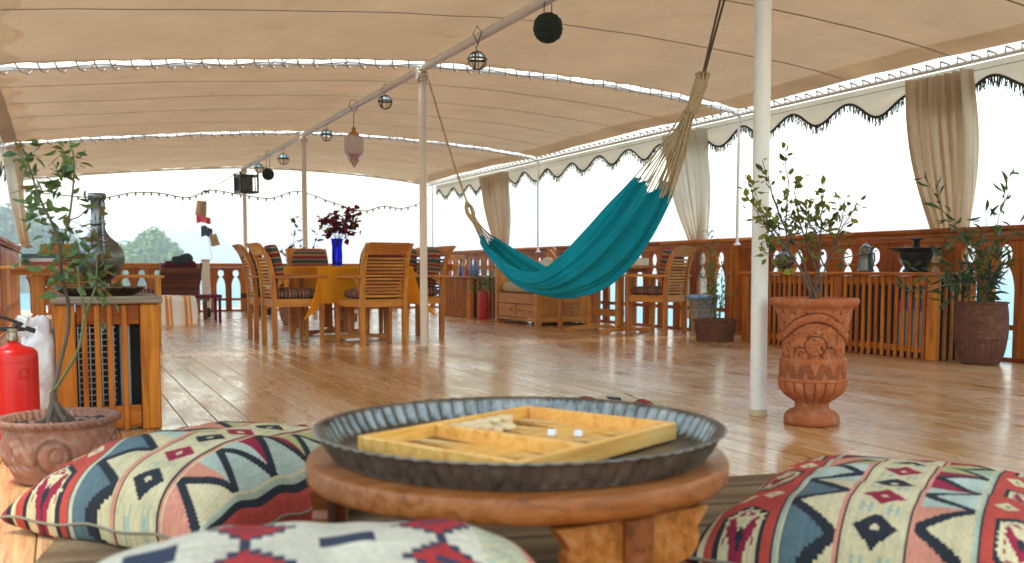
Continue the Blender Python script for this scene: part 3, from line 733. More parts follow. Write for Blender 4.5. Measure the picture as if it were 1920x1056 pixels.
vase = thing('flower_vase', 'cobalt blue glass vase of crimson flowers on the orange table', 'vase', (2.60, 9.86, .753))
q = M(); q.lathe([(.04, 0), (.052, .004), (.055, .1), (.052, .2), (.06, .27), (.064, .285), (.058, .285), (.054, .27), (.046, .2), (.049, .1), (.046, .012), (.001, .012)], 28); q.build('glass', BLUEGLASS, vase, True)
rr = random.Random(21); pet = leaf_set([PETAL], .8)
tips = [(612, 412), (628, 405), (655, 398), (664, 402), (640, 420), (650, 430), (630, 432), (660, 415), (604, 415), (668, 425), (622, 420), (645, 412), (652, 440), (616, 440)]
for px, py in tips:
    p = on_y(px, py, 9.86+rr.uniform(-.1, .1))-Vector((2.60, 9.86, .753))
    branch(vase, (rr.uniform(-.02, .02), rr.uniform(-.02, .02), .2), p, rr, .003, .0015, leaf_set(LEAF_BOUG, .6), 4, .05, BARK, .55, .1, .03)
    for k in range(18): leaf_at(vase, pet, p+Vector((rr.gauss(0, .026), rr.gauss(0, .026), rr.gauss(0, .026))), Vector((rr.gauss(0, 1), rr.gauss(0, 1), .3)), .068, rr, 'petal')
tag(put('fallen_petal', pet[0], None, (3.15, 8.99, .004)), 'fallen red petal on the deck by the near chair', 'petal').scale = (.05, .05, .03)

# ---------------------------------------------------------------- small table by the right rail
trestle('small teak trestle table by the right rail behind the hammock', 5.72, 9.62, .8, 1.15, .76, radians(8))
t = thing('tissue_box', 'cream box lying on the small table behind the hammock', 'box', (6.0, 9.4, .762), .2)
M().box((0, 0, .04), (.22, .12, .08), .006).build('carton', plain('cream_card', (.66, .6, .46), .6), t); pb('lid_rim', plain('cream_card_edge', (.5, .44, .32), .6), t, (0, 0, .083), (.226, .126, .008))

# ---------------------------------------------------------------- day bench
b = thing('daybed', 'pine daybed with drawers and a beige mattress behind the hammock', 'daybed', (5.42, 10.85, 0))
def turned(name, x, y, h, parent):
    q = M(); q.box((x, y, h/2), (.075, .075, h), .006); q.build(name, WOOD_BENCH[2], parent)
    q = M(); q.lathe([(.028, 0), (.03, .01), (.018, .022), (.02, .03), (.036, .05), (.04, .07), (.034, .092), (.018, .108), (.002, .114)], 16, (x, y, h)); q.build('finial', WOOD_BENCH[2], parent, True)
BW, BL = .92, 1.28
for x, y, h in ((.03, .03, .72), (.03, BL-.03, .72), (BW-.03, .03, .92), (BW-.03, BL-.03, .92)): turned('corner_post', x, y, h, b)
pb('seat_rail', WOOD_BENCH[1], b, (.03, BL/2, .335), (.05, BL-.14, .13)); pb('base_rail', WOOD_BENCH[1], b, (.03, BL/2, .065), (.045, BL-.14, .03))
pb('carcass_back', WOOD_BENCH[1], b, (BW-.03, BL/2, .452), (.03, BL-.13, .896))
for s in (0, 1):
    y = .07+(BL-.14)*(.25+.5*s)
    d = M().box((.022, y, .175), (.03, (BL-.14)/2-.02, .175), .006).build('drawer', WOOD_BENCH[1], b)
    for k in (-1, 1):
        q = M(); q.lathe([(.008, 0), (.008, .01), (.02, .016), (.022, .024), (.014, .032), (.002, .034)], 14); o = q.build('knob', WOOD_BENCH[1], d, True, (.006, y+k*.14, .185)); o.rotation_euler = (0, -pi/2, 0)
for yy in (.03, BL-.03):
    pb('end_rail', WOOD_BENCH[0], b, (BW/2, yy, .335), (BW-.13, .04, .1)); pb('end_rail', WOOD_BENCH[0], b, (BW/2, yy, .69), (BW-.13, .035, .06)); pb('end_rail', WOOD_BENCH[0], b, (BW/2, yy, .08), (BW-.13, .035, .07))
    n = 9
    for k in range(n): pb('panel_board', WOOD_BENCH[2], b, (.07+(BW-.14)*(k+.5)/n, yy, .21), ((BW-.14)/n-.004, .018, .2)); pb('panel_board', WOOD_BENCH[2], b, (.07+(BW-.14)*(k+.5)/n, yy, .52), ((BW-.14)/n-.004, .018, .29))
    for k in range(3): pb('moulding', WOOD_BENCH[0], b, (BW/2, yy-.016 if yy < .5 else yy+.016, .13+.055*k), (BW-.14, .012, .012))
q = M(); q.sell((BW-.12, BL-.1, .16), .2, 40, 10, (BW/2-.02, BL/2, .475)); q.build('mattress', cloth('beige_mattress_cloth', (.50, .40, .27), (1, 1, 1), None, 200, 0, .25), b, True, ang=None)
mt = Matrix.Rotation(radians(28), 3, 'Y') @ Matrix.Rotation(.3, 3, 'Z')
q = M(); q.sell((.12, .5, .36), .45, 28, 12, mat=mt)
tag(q.build('throw_pillow', plain('floral_pillow_cloth', (.62, .54, .46), .9, 0, .25, 16), None, True, (6.08, 11.75, .70), 0, None), 'pale patterned pillow leaning in the daybed', 'pillow')

# ---------------------------------------------------------------- far-right cabinet, red extinguisher, green bush, bottles
def slat_cabinet(label, x, y, w, L, h, front='x', n=16, grille=True, mats=WOOD_SLAT, top=WOOD_RAIL[1], corner=.12, split=None):
    """origin: near corner on the aisle side; front runs along +Y for 'x' (faces -X)"""
    t = thing('slatted_cabinet', label, 'cabinet', (x, y, 0))
    pb('top_board', top, t, (w/2, L/2, h-.014), (w+.05, L+.04, .028), .006)
    M().box((w/2+.04, L/2, h/2-.016), (w-.16, L-.06, h-.034), .01).build('inner_box', DARKIN, t)
    posts = [.045, L-.045] if not split else [.045, split, L-.045]
    for y0 in posts: pb('corner_post', mats[2], t, (.03, y0, h/2-.015), (.06, .09 if y0 != split else .085, h-.032), .005)
    pb('bottom_rail', mats[1], t, (.045, L/2, .08), (.022, L-.1, .05)); pb('top_rail', mats[1], t, (.045, L/2, h-.07), (.022, L-.1, .07))
    for a, c in zip(posts[:-1], posts[1:]):
        k = int((c-a-.09)/.068)
        for i in range(k): pb('slat', mats[2], t, (.022, a+.045+(c-a-.09)*(i+.5)/k, h/2-.014), (.02, .03, h-.034), .003)
    pb('corner_post', mats[2], t, (w-.04, .03, h/2-.015), (.07, .05, h-.032), .005)
    k = int((w-.16)/.072)
    for i in range(k): pb('slat', mats[2], t, (.09+(w-.16)*(i+.5)/k, .018, h/2-.014), (.03, .02, h-.034), .003)
    return t
cab2 = slat_cabinet('narrow closed wooden cabinet against the right rail beyond the red extinguisher', 5.42, 13.05, .95, 1.1, .615)
cabR = slat_cabinet('long dark slatted cabinet along the right rail behind the terracotta urn', 6.16, 5.38, .46, 2.36, .695, split=1.06)
# air-conditioner fins, bottles behind the slats
gr = M()
for i in range(26): gr.box((.115, .72, .12+.019*i), (.006, .46, .004), .001)
gr.build('fin_grille', plain('dull_fin_metal', (.06, .06, .058), .5, .6), cabR)
for k, (yy, hh) in enumerate(((.17, .46), (.24, .47), (.31, .46), (.38, .42))):
    w_ = thing('water_bottle', ['clear plastic bottle with blue cap nearest the cabinet corner post', 'clear bottle second from the cabinet corner post', 'bottle third from the cabinet corner post behind the slats', 'bottle farthest from the cabinet corner post behind the slats'][k], 'bottle', (6.215, 5.38+yy, .0), 0, 'plastic bottles behind the cabinet slats')
    q = M(); q.lathe([(.022, 0), (.025, .01), (.025, hh*.78), (.02, hh*.86), (.012, hh*.92), (.012, hh)], 16, (0, 0, .1)); q.build('bottle_body', plain('pale_plastic', (.22, .24, .27), .15), w_, True)
    q = M(); q.lathe([(.0256, 0), (.0256, .1)], 16, (0, 0, .1+hh*.62), cap=False); q.build('label_band', plain('blue_label', (.02, .05, .25), .4) if k < 3 else plain('red_label', (.4, .03, .03), .4), w_, True)
    q = M(); q.lathe([(.014, 0), (.014, .022)], 12, (0, 0, .1+hh)); q.build('cap', plain('blue_cap', (.03, .08, .35), .4), w_, True)
def extinguisher(label, x, y, r, h, gauge=True, rz=0, full=True):
    t = thing('fire_extinguisher', label, 'extinguisher', (x, y, 0), rz)
    q = M(); q.lathe([(r*.9, 0), (r*.98, .008), (r, .03), (r, h*.9), (r*.96, h*.94), (r*.8, h*.975), (r*.45, h), (.02, h+.012), (.02, h+.02)], 40); q.build('cylinder', RED, t, True)
    q = M(); q.lathe([(r+.0012, h*.845), (r+.0016, h*.85), (r+.0012, h*.855)], 40, cap=False); q.build('weld_line', RED, t, True)
    if not full:
        q = M(); q.lathe([(.02, h+.02), (.022, h+.06), (.012, h+.07)], 14); q.build('valve', BRASS, t, True)
        pb('handle', BLACK, t, (.03, 0, h+.08), (.14, .025, .02)); return t
    q = M(); q.lathe([(.021, h+.018), (.024, h+.024), (.02, h+.03), (.018, h+.055), (.026, h+.058), (.026, h+.07)], 20); q.build('valve', plain('dull_valve_brass', (.35, .3, .2), .35, .9), t, True)
    q = M(); q.bar((.045, 0, h+.065), (-.16, 0, h+.075), .028, .016); q.bar((.05, 0, h+.07), (.085, 0, h+.055), .024, .02); q.build('carry_handle', BLACK, t)
    q = M(); q.bar((.04, 0, h+.085), (-.03, 0, h+.115), .026, .012); q.bar((-.03, 0, h+.115), (-.17, 0, h+.135), .026, .012); q.build('squeeze_lever', BLACK, t)
    q = M(); q.tube([(.02, -.03, h+.085), (.02, .03, h+.085)], .012, 10); q.build('pin', BLACK, t, True)
    q = M(); pa = [(-.028, .0), (.028, .0), (.028, .022), (-.028, .022)]
    q.tube([(r*cos(a)+.004*cos(a), r*sin(a)+.004*sin(a), h*.70+z) for a, z in [(-1.52, 0), (-1.15, 0), (-1.12, .004), (-1.12, .03), (-1.15, .034), (-1.52, .034), (-1.55, .03), (-1.55, .004), (-1.52, 0)]], .0035, 6); q.build('bracket_loop', RED, t, True)
    return t
extinguisher('large red fire extinguisher standing on the deck beside the rose pot', -.19, 4.36, .092, .412, rz=.25)
extinguisher('small red fire extinguisher standing at the end of the pine daybed', 5.53, 12.78, .085, .42, full=False)
bush = thing('potted_bush', 'bright green leafy bush in a pot between daybed and far cabinet', 'plant', (5.78, 12.55, 0))
q = M(); q.lathe([(.12, 0), (.16, .25), (.175, .26), (.17, .28), (.15, .28), (.14, .24)], 24); q.build('pot', TERRA_D, bush, True)
rr = random.Random(5)
for k in range(22):
    px, py = rr.uniform(842, 940), rr.uniform(478, 540); p = on_y(px, py, 12.45+rr.uniform(-.25, .25))-bush.location
    branch(bush, (rr.uniform(-.05, .05), rr.uniform(-.05, .05), .26), p, rr, .005, .002, leaf_set(LEAF_FRESH, .5), 12, .045, GREENSTEM, .45, .2, .07)
for k, (yy, zz, cc) in enumerate(((13.25, .30, (.05, .12, .45)), (13.42, .24, (.05, .2, .5)), (13.6, .26, (.5, .05, .06)), (13.85, .22, (.08, .1, .4)))):
    t = thing('glass_bottle', ['tall blue bottle at the near end of the far cabinet top', 'short blue bottle second along the far cabinet top', 'red bottle third along the far cabinet top', 'dark blue bottle at the back of the far cabinet top'][k], 'bottle', (5.6, yy, .616), 0, 'coloured bottles on the far cabinet')
    q = M(); q.lathe([(.035, 0), (.038, .01), (.038, zz*.55), (.014, zz*.72), (.012, zz), (.016, zz)], 16); q.build('bottle_body', plain('bottle_%d' % k, cc, .15), t, True)
    q = M(); q.lathe([(.017, 0), (.017, .02)], 10, (0, 0, zz)); q.build('cap', BLACK, t, True)

# ---------------------------------------------------------------- metal vessels on the right cabinet
t = thing('ewer', 'squat dark pewter jug on the right cabinet behind the white post', 'jug', (6.40, 7.40, .697))
q = M(); q.lathe([(.05, 0), (.052, .012), (.045, .02), (.085, .06), (.1, .11), (.09, .15), (.05, .185), (.03, .2), (.036, .225), (.024, .24), (.012, .26), (.002, .27)], 30); q.build('body', PEWTER, t, True)
q = M(); q.tube([(-.06, -.07, .09), (-.09, -.11, .13), (-.1, -.14, .18)], [.014, .01, .008], 10); q.build('spout', PEWTER, t, True)
t = thing('pitcher', 'tall pewter pitcher with a domed lid on the right cabinet', 'pitcher', (6.38, 6.33, .697))
q = M(); q.lathe([(.07, 0), (.072, .012), (.064, .02), (.06, .1), (.056, .15), (.06, .156), (.056, .165), (.052, .185)], 30, disp=lambda a, z, r, i: .0015*sin(a*14)); q.build('body', PEWTER, t, True)
q = M(); q.lathe([(.056, .186), (.054, .2), (.044, .222), (.024, .238), (.012, .242), (.012, .25), (.003, .256)], 26); q.build('lid', PEWTER, t, True)
q = M(); q.tube([(0, -.055, .17), (0, -.095, .16), (0, -.1, .1), (0, -.066, .04)], .008, 8); q.build('handle', PEWTER, t, True)
t = thing('brazier', 'wide black iron brazier with a knobbed lid on the right cabinet', 'brazier', (6.40, 5.80, .697))
q = M(); q.lathe([(.10, 0), (.105, .012), (.085, .03), (.10, .07), (.125, .12), (.132, .16), (.175, .175), (.215, .19), (.218, .197), (.2, .198), (.06, .205), (.03, .207)], 40); q.build('bowl', IRON, t, True)
q = M(); q.lathe([(.03, .205), (.032, .215), (.02, .222), (.03, .232), (.02, .242), (.028, .252), (.022, .262), (.05, .27), (.055, .277), (.002, .282)], 24); q.build('knob', IRON, t, True)

# ---------------------------------------------------------------- carved terracotta urn and bush
def seg_d(x, y, a, b):
    dx, dy = b[0]-a[0], b[1]-a[1]; t = max(0, min(1, ((x-a[0])*dx+(y-a[1])*dy)/(dx*dx+dy*dy+1e-9))); return hypot(x-a[0]-dx*t, y-a[1]-dy*t)
def urn_disp(a, z, r, i):
    d = 0; s = (a-4.05)*.155      # arc length in metres, zero facing the camera
    if .315 < z < .535:
        per = .487; s2 = (s+per/2) % per-per/2; y = z-.425
        c = .05*cos(s2/per*2*pi*1.0)+.01           # scroll band rising over the middle
        for off in (.036, -.004):
            e = abs(y-(c+off+.0*s2)); d -= .0062*max(0, 1-e/.0052)
        if c-.004 < y < c+.036: d += .004
        if y < c-.01:
            e = min(abs(hypot(s2, (y+.055)*1.2)-.055), abs(hypot(abs(s2)-.075, y+.10)-.04), abs(hypot(s2, y+.1)-.022)); d -= .005*max(0, 1-e/.0045)
            if abs(s2) < .032: d += .004*cos(s2/.032*pi/2)
            for k in (-1, 1): d -= .004*max(0, 1-seg_d(s2, y, (k*.02, -.045), (k*.008, -.05))/.006)
            d -= .004*max(0, 1-seg_d(s2, y, (-.03, -.005), (.03, -.012))/.005)
        d += .0022*noise.noise(Vector((s*40, z*40, 1)))+.002*noise.noise(Vector((s*15, z*15, 5)))
        g_ = noise.noise(Vector((s*55+z*30, z*60, 11))); d -= .004*max(0, g_-.28)/.3
    elif .222 < z < .29:
        per = .0885; s2 = s % per; y = (z-.222)/.068
        u = s2/per; tri = 1-abs(2*u-1)
        for off in (-.1, .2, .5, .8):
            e = abs(y-(tri*1.4-off))*.03; d -= .004*max(0, 1-e/.0036)
    elif .105 < z < .205:
        u = (s/.0487) % 1; y = (z-.105)/.1
        e = min(u, 1-u)*.0487; d -= .005*max(0, 1-e/.005); d += .004*sin(u*pi)**.5*sin(y*pi)
    return 1.9*d+.0012*noise.noise(Vector((a*3, z*12, 2)))
prof = [(.11, 0), (.124, .002), (.127, .02), (.122, .045), (.105, .062), (.08, .072), (.076, .085), (.077, .1), (.083, .106)]
for i in range(26): z = .108+.098*i/25; prof.append((.083+.072*sin((i/25)*pi/2)**.85, z))
prof += [(.158, .208), (.158, .217), (.153, .219), (.153, .223)]
for i in range(20): prof.append((.153-.004*i/19, .2235+.067*i/19))
prof += [(.148, .292), (.151, .297), (.151, .306), (.143, .313)]
for i in range(62): prof.append((.138+.035*(i/61)**1.9, .316+.222*i/61))
prof += [(.176, .542), (.188, .552), (.197, .561), (.2, .572), (.199, .582), (.192, .588), (.176, .588), (.16, .575), (.15, .54)]
urn = thing('terracotta_urn', 'tall carved terracotta urn with a leafy bush beside the thick white post', 'planter', (3.155, 3.44, 0))
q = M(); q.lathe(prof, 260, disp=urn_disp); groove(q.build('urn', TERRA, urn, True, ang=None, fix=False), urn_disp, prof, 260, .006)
q = M(); q.lathe([(.158, .555), (.1, .565), (.04, .57), (.001, .57)], 24, cap=False); q.build('soil', SOIL, urn, True)
rr = random.Random(12); LB = leaf_set(LEAF_BOUG, .68); uo = Vector(urn.location)
lead_tip = {}
def px_branch(plant, base, px, py, Y, rr, r0, nleaf, size, meshes, mat, **k):
    return branch(plant, base, on_y(px, py, Y)-Vector(plant.location), rr, r0, .0016, meshes, nleaf, size, mat, **k)
main = [px_branch(urn, (-.01, 0, .56), 1398, 330, 3.5, rr, .007, 30, .044, LB, BARK, start=.42, bow=.1),
        px_branch(urn, (.0, .01, .56), 1442, 330, 3.55, rr, .007, 16, .042, LB, BARK, start=.3, bow=.12),
        px_branch(urn, (.02, 0, .56), 1492, 345, 3.4, rr, .006, 34, .042, LB, BARK, start=.45, bow=.08),
        px_branch(urn, (.02, .02, .56), 1545, 355, 3.4, rr, .006, 32, .042, LB, BARK, start=.45, bow=.1),
        px_branch(urn, (.03, .0, .56), 1585, 372, 3.45, rr, .005, 22, .042, LB, BARK, start=.55, bow=.08)]
for px, py, n in ((1470, 275, 11), (1614, 380, 6), (1412, 385, 16), (1430, 300, 8), (1468, 410, 14), (1515, 390, 20), (1530, 420, 12), (1500, 425, 10), (1560, 415, 8), (1448, 440, 14), (1462, 500, 10), (1575, 440, 6), (1425, 470, 8), (1640, 470, 3), (1585, 500, 3), (1515, 470, 8)):
    src = rr.choice(main); st = src[rr.randint(3, 7)]
    b_ = on_y(px, py, 3.44+rr.uniform(-.12, .14))-uo
    src = min(main, key=lambda s: (s[6]-b_).length); st = src[rr.randint(4, 7)]
    branch(urn, st, b_, rr, .004, .0013, LB, int(n*1.35), .040, BARK, .4, .12, .04, lead=(b_-st).normalized())

# ---------------------------------------------------------------- drum pot with feathery plant, low pot, basket
drum = thing('drum_planter', 'dark clay drum pot with a feathery plant at the end of the right cabinet', 'planter', (6.33, 5.10, 0))
def drum_disp(a, z, r, i):
    s = (a-3.75)*.19; d = 0
    d -= .003*max(0, 1-abs(hypot(s, z-.2)-.034)/.006); d += .009*max(0, 1-hypot(s, z-.2)/.034)**.4 if hypot(s, z-.2) < .034 else 0
    if z < .2: d -= .003*(sin(s*150) > .6)*(z > .03)
    if z > .22 and abs(s) < .07: d -= .002*(sin(hypot(s*1.0, (z-.12)*.3)*420) > .3)
    return d+.0012*noise.noise(Vector((a*4, z*14, 7)))
pr = [(.12, 0), (.135, .004), (.14, .02)]+[(.135+.055*sin((z/.46)**.8*pi*.72), z) for z in [.03+.43*i/60 for i in range(61)]]
pr = [(r if not (.195 < z < .207) else r+.006, z) for r, z in pr]+[(.188, .462), (.189, .472), (.18, .475), (.165, .47), (.15, .43)]
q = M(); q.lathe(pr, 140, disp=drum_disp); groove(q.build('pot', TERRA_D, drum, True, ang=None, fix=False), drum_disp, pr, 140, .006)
q = M(); q.lathe([(.165, .44), (.001, .45)], 20, cap=False); q.build('soil', SOIL, drum, True)
rr = random.Random(31); LN = leaf_set(LEAF_NEEM, .26); dv = Vector(drum.location)
for px, py, n, r0 in ((1890, 330, 26, .005), (1735, 330, 22, .005), (1845, 400, 18, .004), (1790, 420, 16, .004), (1905, 420, 14, .004), (1700, 500, 18, .003), (1690, 540, 14, .003), (1760, 470, 20, .004), (1880, 480, 20, .003), (1850, 500, 24, .003), (1815, 490, 22, .004), (1790, 520, 22, .003), (1910, 470, 12, .003), (1860, 545, 18, .003), (1830, 450, 14, .003), (1770, 560, 10, .002)):
    p = on_y(px, py, 5.05+rr.uniform(-.12, .1))-dv
    branch(drum, (rr.uniform(-.04, .04), rr.uniform(-.04, .04), .44), p, rr, r0, .0015, LN, n, .112, GREENSTEM, .38, .12, .035)
low = thing('low_planter', 'low dark clay bowl with a slender leafy plant by the wicker basket', 'planter', (5.96, 7.90, 0))
q = M(); q.lathe([(.17, 0), (.185, .004), (.19, .05), (.192, .07), (.205, .1), (.21, .19), (.22, .2), (.22, .22), (.2, .222), (.19, .2), (.18, .17)], 48, disp=lambda a, z, r, i: .0015*noise.noise(Vector((a*3, z*10, 1)))); q.build('pot', TERRA_D, low, True)
q = M(); q.lathe([(.19, .19), (.001, .2)], 24, cap=False); q.build('soil', SOIL, low, True)
rr = random.Random(41); LW = leaf_set([LEAF_NEEM[1], LEAF_FRESH[0], LEAF_FRESH[1]], .36); lv = Vector(low.location)
for px, py, n in ((1325, 430, 46), (1340, 455, 30), (1312, 470, 30), (1352, 480, 22), (1318, 520, 26), (1365, 510, 14), (1335, 500, 26), (1383, 545, 7), (1352, 560, 16), (1308, 550, 14), (1340, 530, 16)):
    p = on_y(px, py, 7.9+rr.uniform(-.12, .12))-lv; branch(low, (rr.uniform(-.04, .04), rr.uniform(-.04, .04), .19), p, rr, .005, .0015, LW, n, .055, GREENSTEM, .3, .08, .03)
bk = thing('wicker_basket', 'open weave cane basket lined with blue cloth behind the low clay bowl', 'basket', (6.26, 8.52, 0))
rad = lambda z: .10+.06*(z/.45)**.8
q = M(); q.lathe([(rad(.07)-.012, .09), (rad(.2)-.008, .2), (rad(.4)-.006, .41), (rad(.45)+.012, .445), (rad(.45)+.02, .42), (rad(.45)+.016, .4)], 40, disp=lambda a, z, r, i: .006*sin(a*9+i)+.004*sin(a*17), cap=False); q.build('blue_lining', cloth('blue_cotton_lining', (.16, .27, .45), (1, 1, 1), None, 200, 0, .3), bk, True, ang=None)
q = M(); CN = 16
for lv0, lv1 in ((.0, .1), (.1, .19), (.19, .28), (.28, .36), (.36, .43)):
    for k in range(CN):
        for s in (0, 1):
            a0, a1 = 2*pi*(k+.0)/CN, 2*pi*(k+(.5 if s else -.5))/CN
            q.tube([(rad(lv0)*cos(a0), rad(lv0)*sin(a0), lv0+.004), (rad(lv1)*cos(a1), rad(lv1)*sin(a1), lv1)], .0042, 5)
q.build('cane_lattice', plain('pale_cane', (.48, .29, .1), .6, 0, .2, 20), bk, True)
for z in (.0, .1, .19, .28, .36, .43):
    q = M(); q.tube([(rad(z)*cos(a*pi/20), rad(z)*sin(a*pi/20), z+.006) for a in range(41)], .006, 6); q.build('cane_hoop', plain('pale_cane_hoop', (.5, .31, .11), .6), bk, True)

# ---------------------------------------------------------------- left: cabinet with cooler, ewer, tray, sack, rose pot
cab = thing('cooler_cabinet', 'slatted wooden cabinet around a metal cooler grille carrying the ewer', 'cabinet', (-.035, 4.58, 0))
W, H, DP = .425, .60, .5
pb('top_board', WOOD_WEATHER, cab, (W/2, DP/2, H-.016), (W+.03, DP+.05, .032), .006)
for x in (.04, W-.04): pb('corner_post', WOOD_SLAT[2], cab, (x, .03, (H-.034)/2), (.08, .06, H-.034), .006)
for x in (.04, W-.04): pb('corner_post', WOOD_SLAT[2], cab, (x, DP-.03, (H-.034)/2), (.08, .06, H-.034), .006)
pb('top_rail', WOOD_RAIL[0], cab, (W/2, .034, H-.08), (W-.165, .03, .09)); pb('bottom_rail', WOOD_RAIL[0], cab, (W/2, .034, .06), (W-.165, .03, .1))
for k in range(4): pb('slat', WOOD_SLAT[2], cab, (.115+.0515*k+(.008 if k > 2 else 0), .012, (H-.036)/2), (.023, .018, H-.038), .003)
for sx in (-.002, W-.018):
    for k in range(5): pb('slat', WOOD_SLAT[2], cab, (sx+.01, .1+.08*k, (H-.036)/2), (.016, .035, H-.04), .003)
M().box((W/2, .29, .28), (W-.09, .34, .46), .01).build('cooler_body', DARKIN, cab)
q = M(); q.box((.105+.105, .085, .28), (.004, .006, .42), .001)
for x in (.09, .138, .186, .234): q.box((x, .082, .27), (.007, .012, .40), .002)
for k in range(15): q.box((.165, .086, .075+.0275*k), (.16, .012, .006), .002)
q.build('cooler_grille', STEEL, cab)
pb('cooler_side', plain('grey_sheet_metal', (.30, .30, .29), .45, .3), cab, (.282, .08, .27), (.045, .02, .43))
tray = thing('fluted_plate', 'dark fluted copper plate under the pewter ewer', 'plate', (.155, 4.80, .60))
def flute(n, amp): return lambda a, z, r, i: amp*sin(a*n)*(1 if i > 2 else 0)
q = M(); q.lathe([(.001, .003), (.12, .002), (.145, .0), (.17, .018), (.193, .036), (.198, .037), (.193, .040), (.168, .022), (.14, .006), (.001, .007)], 144, disp=lambda a, z, r, i: .006*sin(a*30)*min(1, max(0, (r-.145)/.03)), cap=False); q.build('plate', COPPER2, tray, True, ang=None)
ew = thing('pewter_ewer', 'tall long-necked pewter ewer with a round body standing on the copper plate', 'ewer', (.155, 4.80, .607))
def ew_d(a, z, r, i):
    d = 0
    if .235 < z < .30: d = .0022*sin(a*22)*sin((z-.235)/.065*pi)+.0015*sin((z*260))
    if .325 < z < .43: d = .002*sin(a*8)
    return d+.0008*noise.noise(Vector((a*5, z*30, 0)))
q = M(); q.lathe([(.062, 0), (.064, .008), (.052, .016), (.046, .03), (.036, .045), (.038, .055), (.062, .075), (.092, .105), (.108, .14), (.112, .17), (.107, .198), (.094, .22), (.088, .223), (.09, .228), (.07, .243), (.05, .262), (.036, .285), (.029, .305), (.028, .313), (.036, .317), (.037, .322), (.028, .327), (.034, .332), (.028, .338), (.026, .37), (.026, .42), (.032, .428), (.038, .432), (.04, .452), (.036, .458), (.028, .458), (.02, .44)], 80, disp=ew_d); q.build('body', PEWTER, ew, True, ang=None)
q = M(); q.tube([(.02, -.028, .43), (.024, -.055, .41), (.02, -.052, .34), (.022, -.06, .28), (.022, -.098, .235), (.02, -.112, .2), (.02, -.108, .16)], [.007, .008, .007, .008, .007, .006, .005], 10); q.build('handle', PEWTER, ew, True)
for z in (.24, .27): 
    q = M(); q.sell((.022, .022, .022), 1, 10, 6, (.022, -.075 if z > .25 else -.1, z)); q.build('bead', PEWTER, ew, True)
sack = thing('plastic_sack', 'crumpled white plastic sack slumped between extinguisher and cabinet', 'sack', (-.115, 4.70, 0))
def sk(u, v):
    a = u*2*pi; z = .50*v; r = .098*(max(0, 1-abs(v*2-1)**4))**.5+.003
    c = .02*sin(v*2.6)
    r *= 1+.13*noise.noise(Vector((cos(a)*1.6, sin(a)*1.6, v*5)))+.05*noise.noise(Vector((cos(a)*5, sin(a)*5, v*14)))
    return (c+r*cos(a)*.8, r*sin(a), z)
q = M(); q.grid(64, 60, sk); q.build('sack_body', SACK, sack, True, ang=None)
q = M(); q.grid(30, 14, lambda u, v: (-.015+.10*(u-.5)*(1+.5*v)+.01*sin(u*19+v*3), -.02-.055*sin(v*2.2)+.012*sin(u*13), .475+.05*sin(v*3.0)-.045*v*v+.008*sin(u*27+v*5))); q.build('folded_flap', SACK, sack, True, ang=None)
# rose pot
rose = thing('rose_planter', 'terracotta bowl with moulded relief holding a tall straggly rose', 'planter', (-.025, 3.62, 0))
def rp(a, z, r, i):
    s = (a-4.6)*.2; d = 0
    if .03 < z < .185:
        s2 = (s+.15) % .3-.15
        e = hypot(s2, (z-.1)*1.1); d += .010*max(0, 1-e/.055)**.5 if e < .055 else 0; d -= .004*max(0, 1-abs(e-.062)/.01)
        d += .004*max(0, 1-abs(((s2*14+z*10) % .6)-.3)/.3)*(abs(s2) > .07)
        d -= .004*max(0, 1-abs(z-.1-.03*sin(s2*34+z*20))/.005)*(e > .062)+.004*max(0, 1-abs(hypot(s2-.012, z-.108)-.024)/.006)
        d += .003*noise.noise(Vector((s*30, z*30, 3)))
    if z > .195: d += .0035*sin(a*46+z*300)
    return 1.8*d
prr = [(.13, 0), (.145, .004)]+[(.15+.042*sin(i/40*pi*.62), .01+.18*i/40) for i in range(41)]+[(.196, .194), (.207, .2), (.212, .208), (.21, .217), (.2, .221), (.186, .215), (.18, .19)]
prr = [(r_*.93, z) for r_, z in prr]
q = M(); q.lathe(prr, 220, disp=rp); groove(q.build('bowl', TERRA_P, rose, True, ang=None, fix=False), rp, prr, 220, .006)
q = M(); q.grid(36, 36, lambda u, v: (.17*(2*u-1)*sqrt(1-(2*v-1)**2/2), .17*(2*v-1)*sqrt(1-(2*u-1)**2/2), .188+.022*noise.fractal(Vector((u*9, v*9, 1)), 1, 2, 4))); q.build('soil', SOIL, rose, True, ang=None)
rr = random.Random(51); LR = leaf_set([LEAF_ROSE[0], LEAF_ROSE[1], LEAF_ROSE[1], LEAF_ROSE[2]], .62); rv = Vector(rose.location)
def rp_pt(px, py, dy=0): return on_y(px, py, 3.62+dy)-rv
def poly_stem(pts, r0, r1, mat, name='stem'):
    P = []; n = len(pts)
    for i in range(n-1):
        a = pts[max(0, i-1)]; b_ = pts[i]; c_ = pts[i+1]; d_ = pts[min(n-1, i+2)]
        for k in range(5):
            t = k/5; P.append(.5*((2*b_)+(c_-a)*t+(2*a-5*b_+4*c_-d_)*t*t+(3*b_-a-3*c_+d_)*t**3))
    P.append(pts[-1]); q = M(); q.tube(P, [r0+(r1-r0)*i/(len(P)-1) for i in range(len(P))], 8); q.build(name, mat, rose, True, ang=None); return P
b0 = Vector((-.002, .0, .18))
q = M(); q.tube([b0+Vector((.0, 0, -.02)), rp_pt(100, 750), rp_pt(98, 735)], [.02, .013, .0085], 10)
for k in range(5): a = k*1.3; q.tube([rp_pt(100, 752), b0+Vector((.05*cos(a), .05*sin(a), .01))], [.012, .004], 6)
q.build('root_stock', BARK, rose, True)
s1 = poly_stem([rp_pt(99, 740), rp_pt(113, 680, .03), rp_pt(127, 620, .03), rp_pt(128, 570, .02), rp_pt(116, 520), rp_pt(112, 470, -.03), rp_pt(108, 435, -.05)], .0075, .005, BARK)
